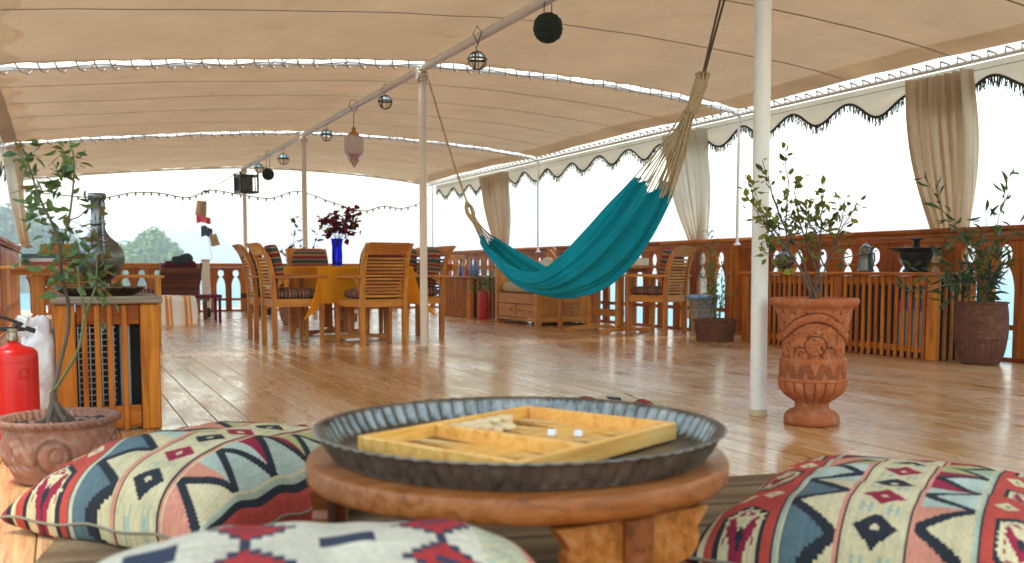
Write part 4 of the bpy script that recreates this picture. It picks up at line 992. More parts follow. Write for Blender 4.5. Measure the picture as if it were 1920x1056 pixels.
s2 = poly_stem([rp_pt(100, 735), rp_pt(145, 660, -.05), rp_pt(160, 590, -.06), rp_pt(178, 540, -.05), rp_pt(182, 490, -.04)], .006, .003, GREENSTEM)
s3 = poly_stem([rp_pt(112, 470, -.03), rp_pt(122, 440), rp_pt(131, 400, .03), rp_pt(137, 350, .04), rp_pt(139, 310, .03), rp_pt(136, 280, .02)], .0055, .002, GREENSTEM)
s4 = poly_stem([rp_pt(112, 462, -.04), rp_pt(98, 420, -.06), rp_pt(78, 380, -.07), rp_pt(60, 330, -.06), rp_pt(48, 290, -.05), rp_pt(34, 262, -.04)], .0055, .002, BARK)
s5 = poly_stem([rp_pt(131, 412, .03), rp_pt(145, 408, .02), rp_pt(158, 398, .02), rp_pt(170, 385, 0)], .0025, .0015, BARK)
s6 = poly_stem([rp_pt(160, 590, -.06), rp_pt(150, 540, -.08), rp_pt(146, 500, -.1)], .004, .003, GREENSTEM)
def leafy(pts, n, size, rr, spread=.03, lo=0.0):
    for k in range(n):
        t = lo+(1-lo)*rr.random(); p = pts[min(len(pts)-1, int(t*len(pts)))]; o = Vector((rr.gauss(0, 1), rr.gauss(0, .8), rr.gauss(.0, .8))).normalized()
        leaf_at(rose, LR, p+o*spread*rr.uniform(.2, 1), o, size, rr)
def cluster(px, py, rad_px, n, size=.047, dy=0):
    for k in range(n):
        p = rp_pt(px+rr.gauss(0, rad_px*.55), py+rr.gauss(0, rad_px*.55), dy+rr.gauss(0, .035)); leaf_at(rose, LR, p, Vector((rr.gauss(0, 1), rr.gauss(0, .8), rr.gauss(-.1, .7))), size, rr)
    a = rp_pt(px, py, dy)
    q = M()
    for k in range(4): q.tube([a, a+Vector((rr.gauss(0, .03), rr.gauss(0, .03), rr.gauss(0, .03)))], .0012, 4)
    q.build('twig', GREENSTEM, rose, True)
for c in ((45, 285, 22, 12), (70, 345, 26, 16), (95, 350, 18, 9), (120, 285, 22, 12), (140, 315, 16, 9), (110, 325, 16, 6), (80, 400, 22, 13), (60, 400, 16, 6), (175, 385, 14, 8), (160, 425, 14, 6), (100, 440, 22, 9), (140, 470, 22, 12), (165, 500, 30, 26), (190, 470, 22, 14), (130, 510, 22, 12), (185, 530, 22, 12), (205, 560, 12, 6), (40, 490, 14, 6), (90, 515, 18, 8), (110, 540, 22, 8), (195, 605, 8, 2), (120, 480, 16, 8)):
    cluster(*c)
leafy(s3, 12, .048, rr, .03, .2); leafy(s4, 14, .048, rr, .03, .2)

# ---------------------------------------------------------------- left table with books
trestle('teak side table carrying books behind the rose plant', -.12, 9.55, .7, 1.1, .745)
for k, (w, l, h, cc, lab) in enumerate(((.3, .24, .035, (.30, .035, .02), 'red book at the bottom of the pile behind the rose'), (.27, .22, .03, (.55, .52, .47), 'white book in the middle of the pile behind the rose'), (.28, .22, .035, (.015, .06, .085), 'dark teal book on top of the pile behind the rose'))):
    t = thing('book', lab, 'book', (-.17, 9.15, .747+[0, .036, .067][k]), [.1, -.1, .05][k], 'books piled on the left table')
    M().box((0, 0, h/2), (w-.012, l-.006, h-.008), .002).build('pages', plain('page_edges', (.66, .62, .52), .8), t)
    q = M(); q.box((0, 0, .002), (w, l, .004), .001); q.box((0, 0, h-.002), (w, l, .004), .001); q.box((0, -l/2, h/2), (w, .004, h), .001); q.build('cover', plain('book_cover_%d' % k, cc, .45), t)

# ---------------------------------------------------------------- loungers and far-left things
def lounger(label, x, y, rz, cloth_m, raised=.62):
    t = thing('sun_lounger', label, 'lounger', (x, y, 0), rz, 'sun loungers by the far rail')
    Lg = 1.75
    for sx in (-1, 1):
        pb('side_rail', WOOD_LOUNGE, t, (sx*.3, Lg/2, .3), (.035, Lg, .08))
        for yy in (.1, Lg-.1): pb('leg', WOOD_LOUNGE, t, (sx*.27, yy, .13), (.05, .05, .26))
        q = M(); q.lathe([(.07, 0), (.075, .006), (.075, .03), (.07, .036)], 20); o = q.build('wheel', DARKIN, t, True, (sx*.33, .22, .078)); o.rotation_euler = (0, pi/2, 0)
    for k in range(14): pb('slat', WOOD_LOUNGE, t, (0, .7+.075*k, .345), (.57, .055, .018))
    a = radians(62)
    for k in range(9):
        s = .08*k+.03; o = pb('back_slat', WOOD_LOUNGE, t, (0, .66-cos(a)*s, .34+sin(a)*s*.62), (.57, .02, .075)); o.rotation_euler = (radians(20), 0, 0)
    for sx in (-1, 1):
        q = M(); q.bar((sx*.28, .7, .33), (sx*.28, .32, .80), .03, .05); q.build('back_frame', WOOD_LOUNGE, t)
    q = M(); q.sell((.54, 1.02, .09), .25, 24, 8, (0, 1.22, .395)); q.build('seat_cushion', cloth_m, t, True, ang=None)
    o = M().sell((.54, .07, .6), .3, 24, 8).build('back_cushion', cloth_m, t, True, loc=(0, .57, .60), ang=None); o.rotation_euler = (radians(35), 0, 0)
    return t
MAROON = cloth('maroon_cushion', (.16, .02, .05), (1, 1, 1), None, 200, 0, .3); PINKC = cloth('pink_cushion', (.55, .12, .2), (1, 1, 1), None, 200, 0, .3)
lounger('dark red wooden lounger with raised back seen from behind near the white post', 1.62, 14.5, radians(5), MAROON)
lounger('sun lounger with a pink cushion by the far rail beyond the orange table', 2.62, 15.4, radians(-80), PINKC)
t = thing('foot_stool', 'low wooden stool under the orange and white towel', 'stool', (1.22, 13.55, 0), .2)
pb('top', WOOD_LOUNGE, t, (0, 0, .33), (.5, .62, .05))
for sx in (-1, 1):
    for sy in (-1, 1): pb('leg', WOOD_LOUNGE, t, (sx*.2, sy*.26, .15), (.06, .06, .3))
def towel_m():
    g = N('orange_white_towel'); tc = g.n('TexCoord'); sx = g.n('SeparateXYZ'); g.set(sx.inputs[0], tc.outputs['Object'])
    f = g.math('FRACT', g.math('MULTIPLY', g.math('ADD', sx.outputs[0], 3.0), 4.0)); c = g.ramp(f, [(0, (.8, .77, .7)), (.62, (.75, .27, .02)), (.8, (.8, .74, .62)), (.88, (.7, .3, .05))], True); return g.fin(c, .9)
q = M()
def tw(u, v):
    x = (u-.5)*.58; y = (v-.62)*1.15; oy = max(0, abs(y)-.325); z = .365-oy*.97
    return (x*(1+.12*oy)+.03*sin(v*7), math.copysign(min(abs(y), .325)+.16*oy, y)+.01*sin(u*17)*(oy > 0), z+.005*sin(v*20+u*5))
q.grid(40, 20, tw); tag(q.build('beach_towel', towel_m(), None, True, (1.22, 13.55, 0), .2, None), 'orange and white striped towel draped over the low stool', 'towel')
t = thing('purple_stool', 'small stool with a maroon cloth in front of the raised lounger', 'stool', (1.72, 13.75, 0), .1)
pb('top', MAROON, t, (0, 0, .35), (.5, .3, .045), .015)
for sx in (-1, 1):
    for sy in (-1, 1): pb('leg', MAROON, t, (sx*.22, sy*.12, .165), (.035, .035, .33))
q = M(); q.sell((.30, .2, .15), .8, 24, 12, fn=lambda p: p+Vector((.03*p.z*5, 0, .02*sin(p.x*22))))
tag(q.build('rolled_jacket', plain('dark_navy_cloth', (.018, .025, .035), .85, 0, .3, 8), None, True, (1.60, 14.80, .865), .2, None), 'dark navy bundle of cloth resting on top of the raised lounger back', 'clothes')
rfl = thing('flowering_planter', 'tall thin climbing rose in a pot behind the orange table', 'plant', (2.70, 12.45, 0))
q = M(); q.lathe([(.13, 0), (.18, .14), (.2, .28), (.21, .3), (.18, .3), (.17, .27)], 32, disp=lambda a, z, r, i: .003*sin(a*7+z*30)); q.build('pot', TERRA_P, rfl, True)
rr = random.Random(61)
for px, py, n in ((556, 410, 20), (545, 470, 22), (535, 475, 16), (565, 462, 12), (600, 425, 12), (552, 485, 18)):
    p = on_y(px, py, 12.45)-Vector(rfl.location); branch(rfl, (0, 0, .28), p, rr, .006, .002, leaf_set(LEAF_BOUG, .6), n, .085, BARK, .55, .06, .05)
p = on_y(557, 408, 12.45)-Vector(rfl.location)
for k in range(10): leaf_at(rfl, pet, p+Vector((rr.gauss(0, .02), rr.gauss(0, .02), rr.gauss(0, .02))), Vector((rr.gauss(0, 1), rr.gauss(0, 1), .3)), .05, rr, 'petal')

# ---------------------------------------------------------------- hammock
ham = thing('hammock', 'teal cloth hammock slung between two white posts across the deck', 'hammock')
lowp = [(6.88, .915), (6.61, .765), (6.24, .60), (5.74, .540), (5.35, .565), (4.98, .655), (4.66, .84), (4.40, 1.12)]
upp = [(6.84, .985), (6.58, .88), (6.10, .74), (5.72, .70), (5.37, .79), (5.03, .955), (4.80, 1.10), (4.60, 1.235)]
def cr(P, t):
    n = len(P)-1; x = min(n-1e-6, max(0, t*n)); i = int(x); f = x-i
    g = lambda k: Vector(P[max(0, min(n, k))]+(0,)) if len(P[0]) == 2 else Vector(P[max(0, min(n, k))])
    a, b_, c_, d_ = g(i-1), g(i), g(i+1), g(i+2)
    return .5*((2*b_)+(c_-a)*f+(2*a-5*b_+4*c_-d_)*f*f+(3*b_-a-3*c_+d_)*f**3)
def hfn(u, v):
    lo, up = cr(lowp, u), cr(upp, u); s = v*2-1
    wdt = .04+.125*sin(pi*min(1, max(0, u)))**.8*(1-.35*u)+.04*u
    a = s*1.45
    x = wdt*sin(a); k = (1-cos(a))/(1-cos(1.45)); k = k**.85
    if s > 0: k *= .93+.05*sin(u*5)
    y = lo.x+(up.x-lo.x)*k; z = lo.y+(up.y-lo.y)*k
    end = max(0, abs(u-.5)*2-.15)
    w1 = noise.noise(Vector((s*2.5, u*1.3, 3))); ph = s*23+1.6*sin(u*3+s*2)+w1*3
    amp = .007+.026*end**1.2+.022*max(0, u-.35)
    rid = lambda t: 1-abs(((t/pi) % 2)-1)*2
    d = amp*(.6*sin(ph)+.5*rid(ph*1.7+1))+.009*rid(s*10-u*5+w1*2)*(1-.5*end)*(.7+1.2*u)+.007*noise.noise(Vector((s*5, u*3, 8)))
    nrm = Vector((sin(a), 0, -cos(a)*.9)); p = Vector((2.99+x, y, z))+nrm*d
    return p
q = M(); q.grid(110, 150, hfn); q.build('sling', TEAL, ham, True, ang=None)
# cords at both ends
def cords(name, u_end, knot, nn, ex):
    for k in range(nn):
        v = k/(nn-1); e = hfn(u_end, v); kk = Vector(knot)+Vector((.022*cos(k*2.4), .022*sin(k*2.4), .02))
        mid = e.lerp(kk, .5)+Vector((R.gauss(0, .005), R.gauss(0, .004), -.004)); e2 = e+(hfn(abs(u_end-.015), v)-e)*.25
        q = M(); q.tube([e2, e, e.lerp(mid, .5), mid, kk], .0042, 6); q.build('cord', ROPE, ham, True)
cords('cord', 1.0, (2.99, 4.19, 1.545), 30, 0); cords('cord', 0.0, (2.99, 7.14, 1.115), 18, 0)
q = M(); 
kn0, kn1 = Vector((2.99, 4.19, 1.535)), Vector((2.985, 4.095, 1.69))
q.tube([kn0.lerp(kn1, i/10) for i in range(11)], [.024, .027, .028, .029, .03, .03, .031, .032, .034, .036, .03], 14)
pts = [];
for i in range(180):
    t = i/179; a = i*.62; c_ = kn0.lerp(kn1, t*.8); pts.append(c_+Vector((cos(a), sin(a), 0))*(.029+.004*t))
q.tube(pts, .0055, 6); q.build('bound_knot', ROPE, ham, True)
q = M()
for k in range(9): a = k*.7; q.tube([kn1+Vector((.02*cos(a), .02*sin(a), -.02)), kn1+Vector((.036*cos(a), .036*sin(a), .02)), kn1+Vector((.022*cos(a+.8), .022*sin(a+.8), .03)), kn1+Vector((.012*cos(a+.9), .012*sin(a+.9), -.01))], .0055, 6)
q.build('loop_cluster', ROPE, ham, True)
q = M(); a_, b_ = Vector((2.985, 4.09, 1.70)), Vector((3.0, 3.80, 2.44))
for s in (-1, 1): q.tube([a_+Vector((s*.004, 0, 0)), a_.lerp(b_, .5)+Vector((s*.012, 0, -.01)), b_+Vector((s*.004, 0, 0))], .006, 8)
q.build('hanging_rope', ROPE_D, ham, True)
k2 = Vector((2.99, 7.14, 1.115)); e2 = Vector((2.985, 7.235, 1.25))
q = M()
for s in (-1, 1): q.tube([k2, k2.lerp(e2, .4)+Vector((s*.026, 0, 0)), k2.lerp(e2, .8)+Vector((s*.022, 0, 0)), e2], [.02, .017, .015, .016], 10)
q.tube([e2+Vector((.0, .0, -.03)), e2+Vector((.016, .01, 0)), e2+Vector((0, .01, .02)), e2+Vector((-.016, 0, 0)), e2+Vector((0, 0, -.03))], .011, 8); q.build('bound_knot', ROPE, ham, True)
q = M(); b_ = Vector((2.98, 8.10, 2.37)); q.tube([e2, e2.lerp(b_, .35)+Vector((0, 0, -.03)), e2.lerp(b_, .7)+Vector((0, 0, -.02)), b_], .0085, 8); q.build('hanging_rope', ROPE, ham, True)
q = M(); pts = [(2.94+.042*cos(a*.7), 8.16+.042*sin(a*.7), 2.36+.0035*a) for a in range(40)]; q.tube(pts, .008, 6); q.build('post_lashing', ROPE, ham, True)
q = M(); pts = [(2.95+.044*cos(a*.7), 3.80+.006*a*.1, 2.487+.044*sin(a*.7)) for a in range(30)]; q.tube(pts, .007, 6); q.build('ridge_lashing', ROPE_D, ham, True)

# ---------------------------------------------------------------- things hanging from the ridge pole
def float_ball(x, y, z, r, label):
    t = thing('float_ball', label, 'ornament', (x, y, z), R.uniform(0, 3), 'clear glass balls in wire cages under the ridge pole')
    q = M(); q.sell((2*r*.93, 2*r*.93, 2*r*.93), 1, 28, 16); q.build('glass_ball', CLEAR, t, True, ang=None)
    q = M()
    for k in range(4):
        a = k*pi/4; q.tube([(r*sin(b_)*cos(a), r*sin(b_)*sin(a), r*cos(b_)) for b_ in [i*2*pi/28 for i in range(29)]], .0035, 5)
    q.tube([(r*1.03*cos(i*2*pi/28), r*1.03*sin(i*2*pi/28), .012) for i in range(29)], .006, 5); q.build('wire_cage', plain('rusty_wire', (.13, .095, .06), .6, .6), t, True)
    top = 2.5-z+.045; q = M(); q.tube([(0, 0, r), (.012, 0, r+.03), (-.01, 0, r+.05), (.04, 0, top-.05), (0, 0, top), (-.04, 0, top-.05), (0, 0, r+.04)], .004, 5); q.build('hanging_loop', ROPE_D, t, True)
float_ball(2.89, 6.8, 2.29, .068, 'largest clear glass ball in a wire cage, before the first white arch')
float_ball(2.94, 9.24, 2.362, .068, 'caged glass ball hanging between the pink lantern and the hammock post')
float_ball(3.0, 11.8, 2.362, .07, 'caged glass ball hanging just left of the pink lantern')
float_ball(2.97, 14.2, 2.315, .08, 'caged glass ball hanging beside the far black disc')
float_ball(2.93, 15.9, 2.34, .075, 'caged glass ball hanging in front of the black crate')
def paper_ball(x, y, z, r, label, sc2=(1, 1, 1)):
    t = thing('mesh_lantern', label, 'lantern', (x, y, z))
    q = M(); V = q.sell((2*r, 2*r, 2*r), 1, 60, 34, fn=lambda p: p*(1+.035*sin(p.z/r*26)*1+.03*noise.noise(p*60/r*.06)))
    q.build('globe', MOSS, t, True, ang=None)
    q = M()
    for i in range(240):
        zz = R.uniform(-1, 1); a = R.uniform(0, 6.28); d = Vector((sqrt(1-zz*zz)*cos(a), sqrt(1-zz*zz)*sin(a), zz)); u_ = d.orthogonal().normalized(); w_ = d.cross(u_); s = r*.075
        q.add([d*r*1.0+u_*s, d*r*1.0+w_*s, d*r-u_*s, d*r-w_*s, d*r*1.065], [(0, 1, 4), (1, 2, 4), (2, 3, 4), (3, 0, 4)])
    q.build('scales', MOSS, t, fix=False)['kind'] = 'stuff'
    top = 2.487-z; q = M()
    for s in (-1, 1): q.tube([(s*r*.3, 0, r*.9), (s*r*.28, 0, top+.02)], .0035, 5)
    q.tube([(-r*.28, 0, top+.02), (0, 0, top+.05), (r*.28, 0, top+.02)], .0035, 5); q.build('hanger', ROPE_D, t, True)
paper_ball(2.95, 5.75, 2.305, .095, 'dark green scaly ball lantern hanging nearest on the ridge pole')
paper_ball(2.9, 15.0, 2.165, .09, 'black ball lantern hanging far down the ridge pole')
pl = thing('glass_lantern', 'pink glass pendant lantern with a brass crown hanging from the ridge pole', 'lantern', (2.89, 10.2, 0))
zt = 2.27
q = M(); q.lathe([(.004, 0), (.006, -.02), (.022, -.035), (.03, -.05), (.018, -.062), (.02, -.07), (.04, -.082), (.05, -.095), (.056, -.11), (.05, -.115)], 26, (0, 0, zt), disp=lambda a, z, r, i: .002*sin(a*10)*(i > 5)); q.build('brass_crown', BRASS, pl, True)
q = M(); q.lathe([(.05, -.112), (.07, -.122), (.092, -.136), (.096, -.15), (.1, -.2), (.1, -.27), (.094, -.315), (.088, -.322)], 48, (0, 0, zt), disp=lambda a, z, r, i: .0035*abs(sin(a*6)), cap=False); q.build('glass_shade', PINKGLASS, pl, True, ang=None)
q = M(); q.lathe([(.088, -.322), (.08, -.335), (.078, -.352), (.07, -.357), (.068, -.375), (.058, -.38)], 36, (0, 0, zt), cap=False); q.build('rose_band', ROSEGLASS, pl, True)
q = M(); q.lathe([(.058, -.38), (.045, -.4), (.024, -.425), (.012, -.44), (.004, -.455), (.001, -.46)], 32, (0, 0, zt), disp=lambda a, z, r, i: .002*abs(sin(a*5)), cap=False); q.build('glass_tip', PINKGLASS, pl, True)
q = M(); q.tube([(0, 0, zt), (0, 0, 2.38), (.03, 0, 2.42), (.05, 0, 2.48), (.02, 0, 2.535), (-.03, 0, 2.53), (-.05, 0, 2.47), (-.02, 0, 2.43), (0, 0, 2.40)], .004, 5); q.build('hook', ROPE_D, pl, True)
cr_ = thing('hanging_crate', 'black openwork box hanging from the far end of the ridge pole', 'crate', (2.83, 16.5, 2.0), .25)
q = M()
for sx in (-1, 1):
    for sy in (-1, 1): q.box((sx*.15, sy*.12, .15), (.03, .03, .33), .004)
for z in (0.0, .27):
    for s in (-1, 1): q.box((0, s*.12, z), (.3, .02, .035), .003); q.box((s*.15, 0, z), (.02, .24, .035), .003)
q.build('frame', BLACK, cr_)
for k in range(5): pb('slat', BLACK, cr_, (-.1+.05*k, -.121, .135), (.018, .012, .24))
pb('back_panel', plain('smoked_panel', (.12, .11, .1), .5), cr_, (0, .112, .135), (.27, .006, .23))
q = M()
for s in (-1, 1): q.tube([(s*.12, 0, .31), (.06+s*.02, 0, .44), (.1, 0, .5)], .004, 5)
q.build('hanger', ROPE_D, cr_, True)
sl = thing('string_lights', 'sagging string of tiny bulbs across the far end of the deck', 'lights')
ctrl = [(-.55, 17.45, 1.98), (.55, 17.45, 1.90), (1.1, 17.45, 2.0), (1.55, 17.45, 2.01), (2.0, 17.45, 1.95), (2.38, 17.45, 2.085), (2.87, 17.45, 2.03), (3.4, 17.45, 1.98), (3.9, 17.45, 2.12), (4.5, 17.45, 1.95), (5.08, 17.45, 1.80), (5.5, 17.45, 1.9), (5.9, 17.45, 1.87), (6.4, 17.45, 2.05)]
P = [cr(ctrl, i/140) for i in range(141)]; q = M(); q.tube(P, .011, 5); q.build('cable', ROPE_D, sl, True)
q = M()
for i in range(2, 140, 3): q.sell((.036, .036, .06), 1, 8, 5, P[i]+Vector((0, 0, -.028)))
q.build('bulb', plain('bulb_amber', (.08, .065, .04), .3), sl, True)
sp = thing('slanting_spar', 'thin spar slanting outward from the ridge pole end', 'spar'); q = M(); q.tube([(2.95, 17.3, 2.47), (2.36, 17.9, 2.1)], .012, 8); q.build('pole', CREAM_PIPE, sp, True); q = M(); q.sell((.1, .05, .05), .6, 12, 6, (2.36, 17.9, 2.1)); q.build('end_cap', ROPE_D, sp, True)
hc = thing('flag_line', 'thin cord hanging beyond the far rail with flags and baskets clipped on', 'cord'); q = M(); q.tube([(2.36, 17.9, 2.1), (2.34, 17.9, 1.7), (2.38, 17.9, 1.3), (2.45, 17.9, .9)], .005, 5); q.build('rope', ROPE, hc, True); q = M(); q.sell((.03, .03, .05), 1, 8, 6, (2.36, 17.9, 2.06)); q.build('knot', ROPE, hc, True)
STRAW = plain('straw_weave', (.30, .19, .08), .9, 0, .35, 18, .5)
for (x, z, s, rz_, lab) in ((2.28, 1.80, 1, .1, 'upper straw bag hanging above the pink flag'), (2.49, 1.24, .8, -.25, 'lower straw bag hanging beside the navy flag')):
    t = thing('straw_bag', lab, 'bag', (x, 17.92, z), 0, 'straw bags on the hanging cord'); t.rotation_euler = (0, rz_, 0)
    q = M(); q.grid(10, 8, lambda u, v: ((u-.5)*(.2*s)*(1-.15*v), .03*sin(u*pi), (v-.5)*.26*s)); q.grid(10, 8, lambda u, v: ((u-.5)*(.2*s)*(1-.15*v), -.03*sin(u*pi), (v-.5)*.26*s)); q.build('bag_body', STRAW, t, True, ang=None)
    q = M(); q.tube([(-.06*s, 0, .12*s), (-.02, 0, .2*s), (.03, 0, .2*s), (.06*s, 0, .12*s)], .006, 5); q.build('handle', ROPE, t, True)
for (x, z, w, h, cc, lab) in ((2.31, 1.60, .24, .15, (.65, .06, .1), 'small pink flag on the hanging cord'), (2.36, 1.385, .19, .2, (.03, .035, .07), 'small navy flag on the hanging cord')):
    t = thing('cloth_flag', lab, 'flag', (x, 17.9, z))
    q = M(); q.grid(16, 8, lambda u, v: ((u-.5)*w, .025*sin(u*9+v*2), (v-.5)*h*(1-.25*u)+.02*sin(u*5))); q.build('cloth', plain('flag_%s' % lab[6:10], cc, .8), t, True, ang=None)
    q = M(); q.tube([(w/2, 0, -h*.6), (w/2, 0, h*.8)], .004, 5); q.build('edge_cord', ROPE_D, t, True)

# ---------------------------------------------------------------- low table, tray, backgammon board
TX, TY = .872, 1.84
lt = thing('low_round_table', 'low round worn orange wooden table carrying the big copper tray', 'table', (TX, TY, 0), 0)
q = M(); q.lathe([(.39, .284), (.436, .285), (.442, .29), (.444, .3), (.444, .322), (.44, .331), (.432, .334), (.2, .334), (.001, .334)], 96, disp=lambda a, z, r, i: .0015*noise.noise(Vector((cos(a)*5, sin(a)*5, z*20))), cap=False); q.lathe([(.39, .284), (.001, .284)], 48, cap=False); q.build('round_top', WOOD_TABLE, lt, True)
for a in (radians(156), radians(276), radians(36)):
    cx_, cy_ = .396*cos(a), .396*sin(a)
    leg = M().box((0, 0, .142), (.062, .062, .284), .006).build('leg', WOOD_TABLE, lt, loc=(cx_, cy_, 0), rz=a)
    for s in (-1, 1):
        q = M(); q.prism([(0, .278), (0, .07), (.022, .09), (.03, .12), (.028, .145), (.05, .165), (.07, .18), (.10, .188), (.115, .205), (.12, .225), (.112, .24), (.14, .278)], .03, lambda u, v, w: (w, s*(.03+u), v)); q.build('bracket', WOOD_TABLE, leg)
tr = thing('copper_tray', 'large round fluted copper tray with green patina on the low table', 'tray', (TX+.005, TY, .334))
NF = 76
def td(a, z, r, i):
    k = min(1, max(0, (z-.006)/.012)); return .011*(abs(sin(a*NF/2))-.5)*k+.0012*noise.noise(Vector((a*6, z*30, 4)))
q = M(); q.lathe([(.001, .0), (.388, .0), (.396, .003)]+[(.396+.026*t/8+.002*(t == 8), .004+.048*t/8) for t in range(9)]+[(.429, .054), (.432, .056), (.429, .058), (.42, .056)]+[(.416-.024*t/8, .052-.044*t/8) for t in range(9)]+[(.385, .005), (.2, .004), (.001, .004)], NF*6, disp=td, cap=False)
q.build('tray_body', COPPER, tr, True, ang=None)
bg_ = thing('backgammon_board', 'open honey coloured backgammon box lying in the copper tray', 'game board', (.884, 1.832, .340), radians(26))
BWd, BDp, BH, TH = .565, .425, .040, .014
bar_x = -BWd/2+BWd*.40
pb('base_board', PINE, bg_, (0, 0, .005), (BWd-.004, BDp-.004, .010))
for s in (-1, 1):
    pb('long_side', PINE, bg_, (0, s*(BDp/2-TH/2), BH/2), (BWd, TH, BH)); pb('short_side', PINE, bg_, (s*(BWd/2-TH/2), 0, BH/2), (TH, BDp-2*TH-.001, BH))
pb('hinge_bar', PINE, bg_, (bar_x, 0, BH/2-.001), (.016, BDp-2*TH-.001, BH-.002))
pt_d = plain('dark_point_stain', (.23, .09, .03), .45); pt_l = plain('pale_point_stain', (.7, .5, .24), .45)
for side, (x0, x1) in enumerate(((-BWd/2+TH, bar_x-.008), (bar_x+.008, BWd/2-TH))):
    for s in (-1, 1):
        for k in range(6):
            w = (x1-x0)/6; xc = x0+w*(k+.5); q = M(); yb = s*(BDp/2-TH-.001); q.add([(xc-w*.42, yb, .0112), (xc+w*.42, yb, .0112), (xc, yb-s*.14, .0112)], [(0, 1, 2)]); q.build('point', pt_d if (k+side) % 2 else pt_l, bg_, fix=False)
ck = M().lathe([(.0175, 0), (.0195, .002), (.0195, .009), (.0165, .0115), (.012, .0100), (.001, .0100)], 24).mesh('piece', BONE, True, ang=40)
cm = Matrix.Translation((.884, 1.832, .340)) @ Matrix.Rotation(radians(26), 4, 'Z')
n_ck = 0
for i in range(9):
    for lvl in range(2 if i < 7 else 1):
        p = cm @ Vector((bar_x+.034+.0425*(i % 5)+.006*R.random(), BDp/2-TH-.024-.042*(i//5), .0112+.0118*lvl)); n_ck += 1
        tag(put('game_counter', ck, None, p, R.uniform(0, 6)), 'pale wooden backgammon counter heaped along the back side of the box', 'counter', 'pale counters heaped in the backgammon box')
for i, (x, y) in enumerate(((.095, -.005), (.125, -.055))):
    p = cm @ Vector((x, y, .0112)); d = thing('die', ['white die nearer the counters in the backgammon box', 'white die nearer the right corner of the backgammon box'][i], 'die', p, .5+i, 'dice in the backgammon box')
    M().box((0, 0, .008), (.016, .016, .016), .003).build('cube_body', GLASSY, d); q = M()
    for dx, dy in ((-.004, -.004), (.004, .004), (0, 0)): q.lathe([(.0016, 0), (.0016, .0004)], 8, (dx, dy, .0161))
    q.build('pip', BLACK, d)

# ---------------------------------------------------------------- rug and kilim cushions
def rug_m():
    g = N('brown_woven_rug'); v = g.co((1, 1, 1), rnd=False); tc = g.n('TexCoord'); sx = g.n('SeparateXYZ'); g.set(sx.inputs[0], tc.outputs['Object'])
    n1 = g.noise(v, 5, 6, .7); f = g.math('FRACT', g.math('MULTIPLY', g.math('ADD', sx.outputs[1], g.math('MULTIPLY', n1, .02)), 4.5))
    c = g.ramp(f, [(0, (.20, .125, .06)), (.35, (.26, .17, .085)), (.5, (.09, .055, .028)), (.62, (.23, .15, .075)), (.8, (.15, .09, .045))])
    c = g.mix(g.mr(g.noise(v, 60, 4), .35, .7, 0, .5), c, (.11, .07, .035)); g.bump(g.noise(v, 260, 3), .6, .004); return g.fin(c, .95, spec=.1)
q = M(); q.grid(90, 90, lambda u, v: ((u-.5)*2.55, (v-.5)*2.7, .010+.004*noise.noise(Vector((u*6, v*6, 0)))))
q.grid(90, 1, lambda u, v: ((u-.5)*2.55, 1.35, .010*(1-v)+.0)); rug = tag(q.build('woven_rug', rug_m(), None, True, (.98, 1.50, 0), radians(-13), None), 'brown striped flat woven rug under the low table and cushions', 'rug')
CRM, MAR, BLK, REDK, SAGE, TEALK, SALM, GRYG, OLV = (.53, .43, .235), (.25, .018, .038), (.022, .024, .027), (.40, .055, .036), (.36, .40, .31), (.09, .13, .135), (.54, .21, .13), (.33, .36, .25), (.36, .33, .13)
def hsh(*a): return (math.sin(sum(x*y for x, y in zip(a, (12.9898, 78.233, 37.719))))*43758.5453) % 1
def kilim1(u, v):
    c = abs(u-.5); L = 6.0
    if c < .078:                                   # central diamond stripe
        k = v*L*1.2; i = math.floor(k); f = k-i-.5; x = (u-.5)/.078; d = abs(f)*2.6+abs(x)*1.25
        if d < .22: return CRM
        if d < .92: return MAR if i % 2 else BLK
        if abs(abs(f)-.5) < .13 and .25 < abs(x) < .62 and (abs(abs(x)-.43) > .09 or abs(abs(f)-.5) < .035): return GRYG
        return CRM
    if c < .084: return BLK
    if c < .094: return SALM
    if c < .099: return CRM
    if c < .235:                                   # zigzag stripes
        x = (c-.099)/.136; k = v*L*.95+(.25 if u > .5 else 0); i = math.floor(k); f = k-i
        tri = abs(2*f-1); e = x-tri
        if abs(e) < .17: return BLK
        pal = (SAGE, CRM, TEALK, SALM, GRYG, SAGE, MAR, OLV, CRM)
        return pal[int(hsh(i if e > 0 else i+.5, 1 if u > .5 else 2, 3 if e > 0 else 7)*9)]
    if c < .240: return CRM
    if c < .250: return GRYG
    if c < .255: return BLK
    if c < .44:                                    # red field with hexagon medallions
        x = (c-.3475)/.0925; k = v*3.0+(.35 if u > .5 else .1); i = math.floor(k); f = (k-i-.42)*2
        hexd = max(abs(x)*1.0, abs(f)*1.55+abs(x)*.55-.28)
        if hexd < .62:
            if hexd > .54: return BLK if (v*60) % 1 < .9 else CRM
            if hexd > .46: return CRM
            if hexd > .40: return CRM if (v*40) % 1 < .5 else MAR
            if abs(x)+abs(f)*.9 < .13: return BLK
            s = (f*3.0) % 1; 
            return MAR if (abs(x) > s*.34) == (f > 0) else CRM
        if hexd < .70: return BLK
        f2 = k-i-.92; f2 = min(abs(f2), abs(f2+1)); 
        for xx in (-.45, .42):
            d = abs(x-xx)*1.4+f2*5.2
            if d < .12: return BLK
            if d < .52: return CRM if xx < 0 else (.55, .42, .2)
        return REDK
    if c < .452: return CRM
    if c < .47: return BLK
    return OLV if hsh(math.floor(v*30), 4) > .5 else MAR
NAVY = (.035, .04, .058)
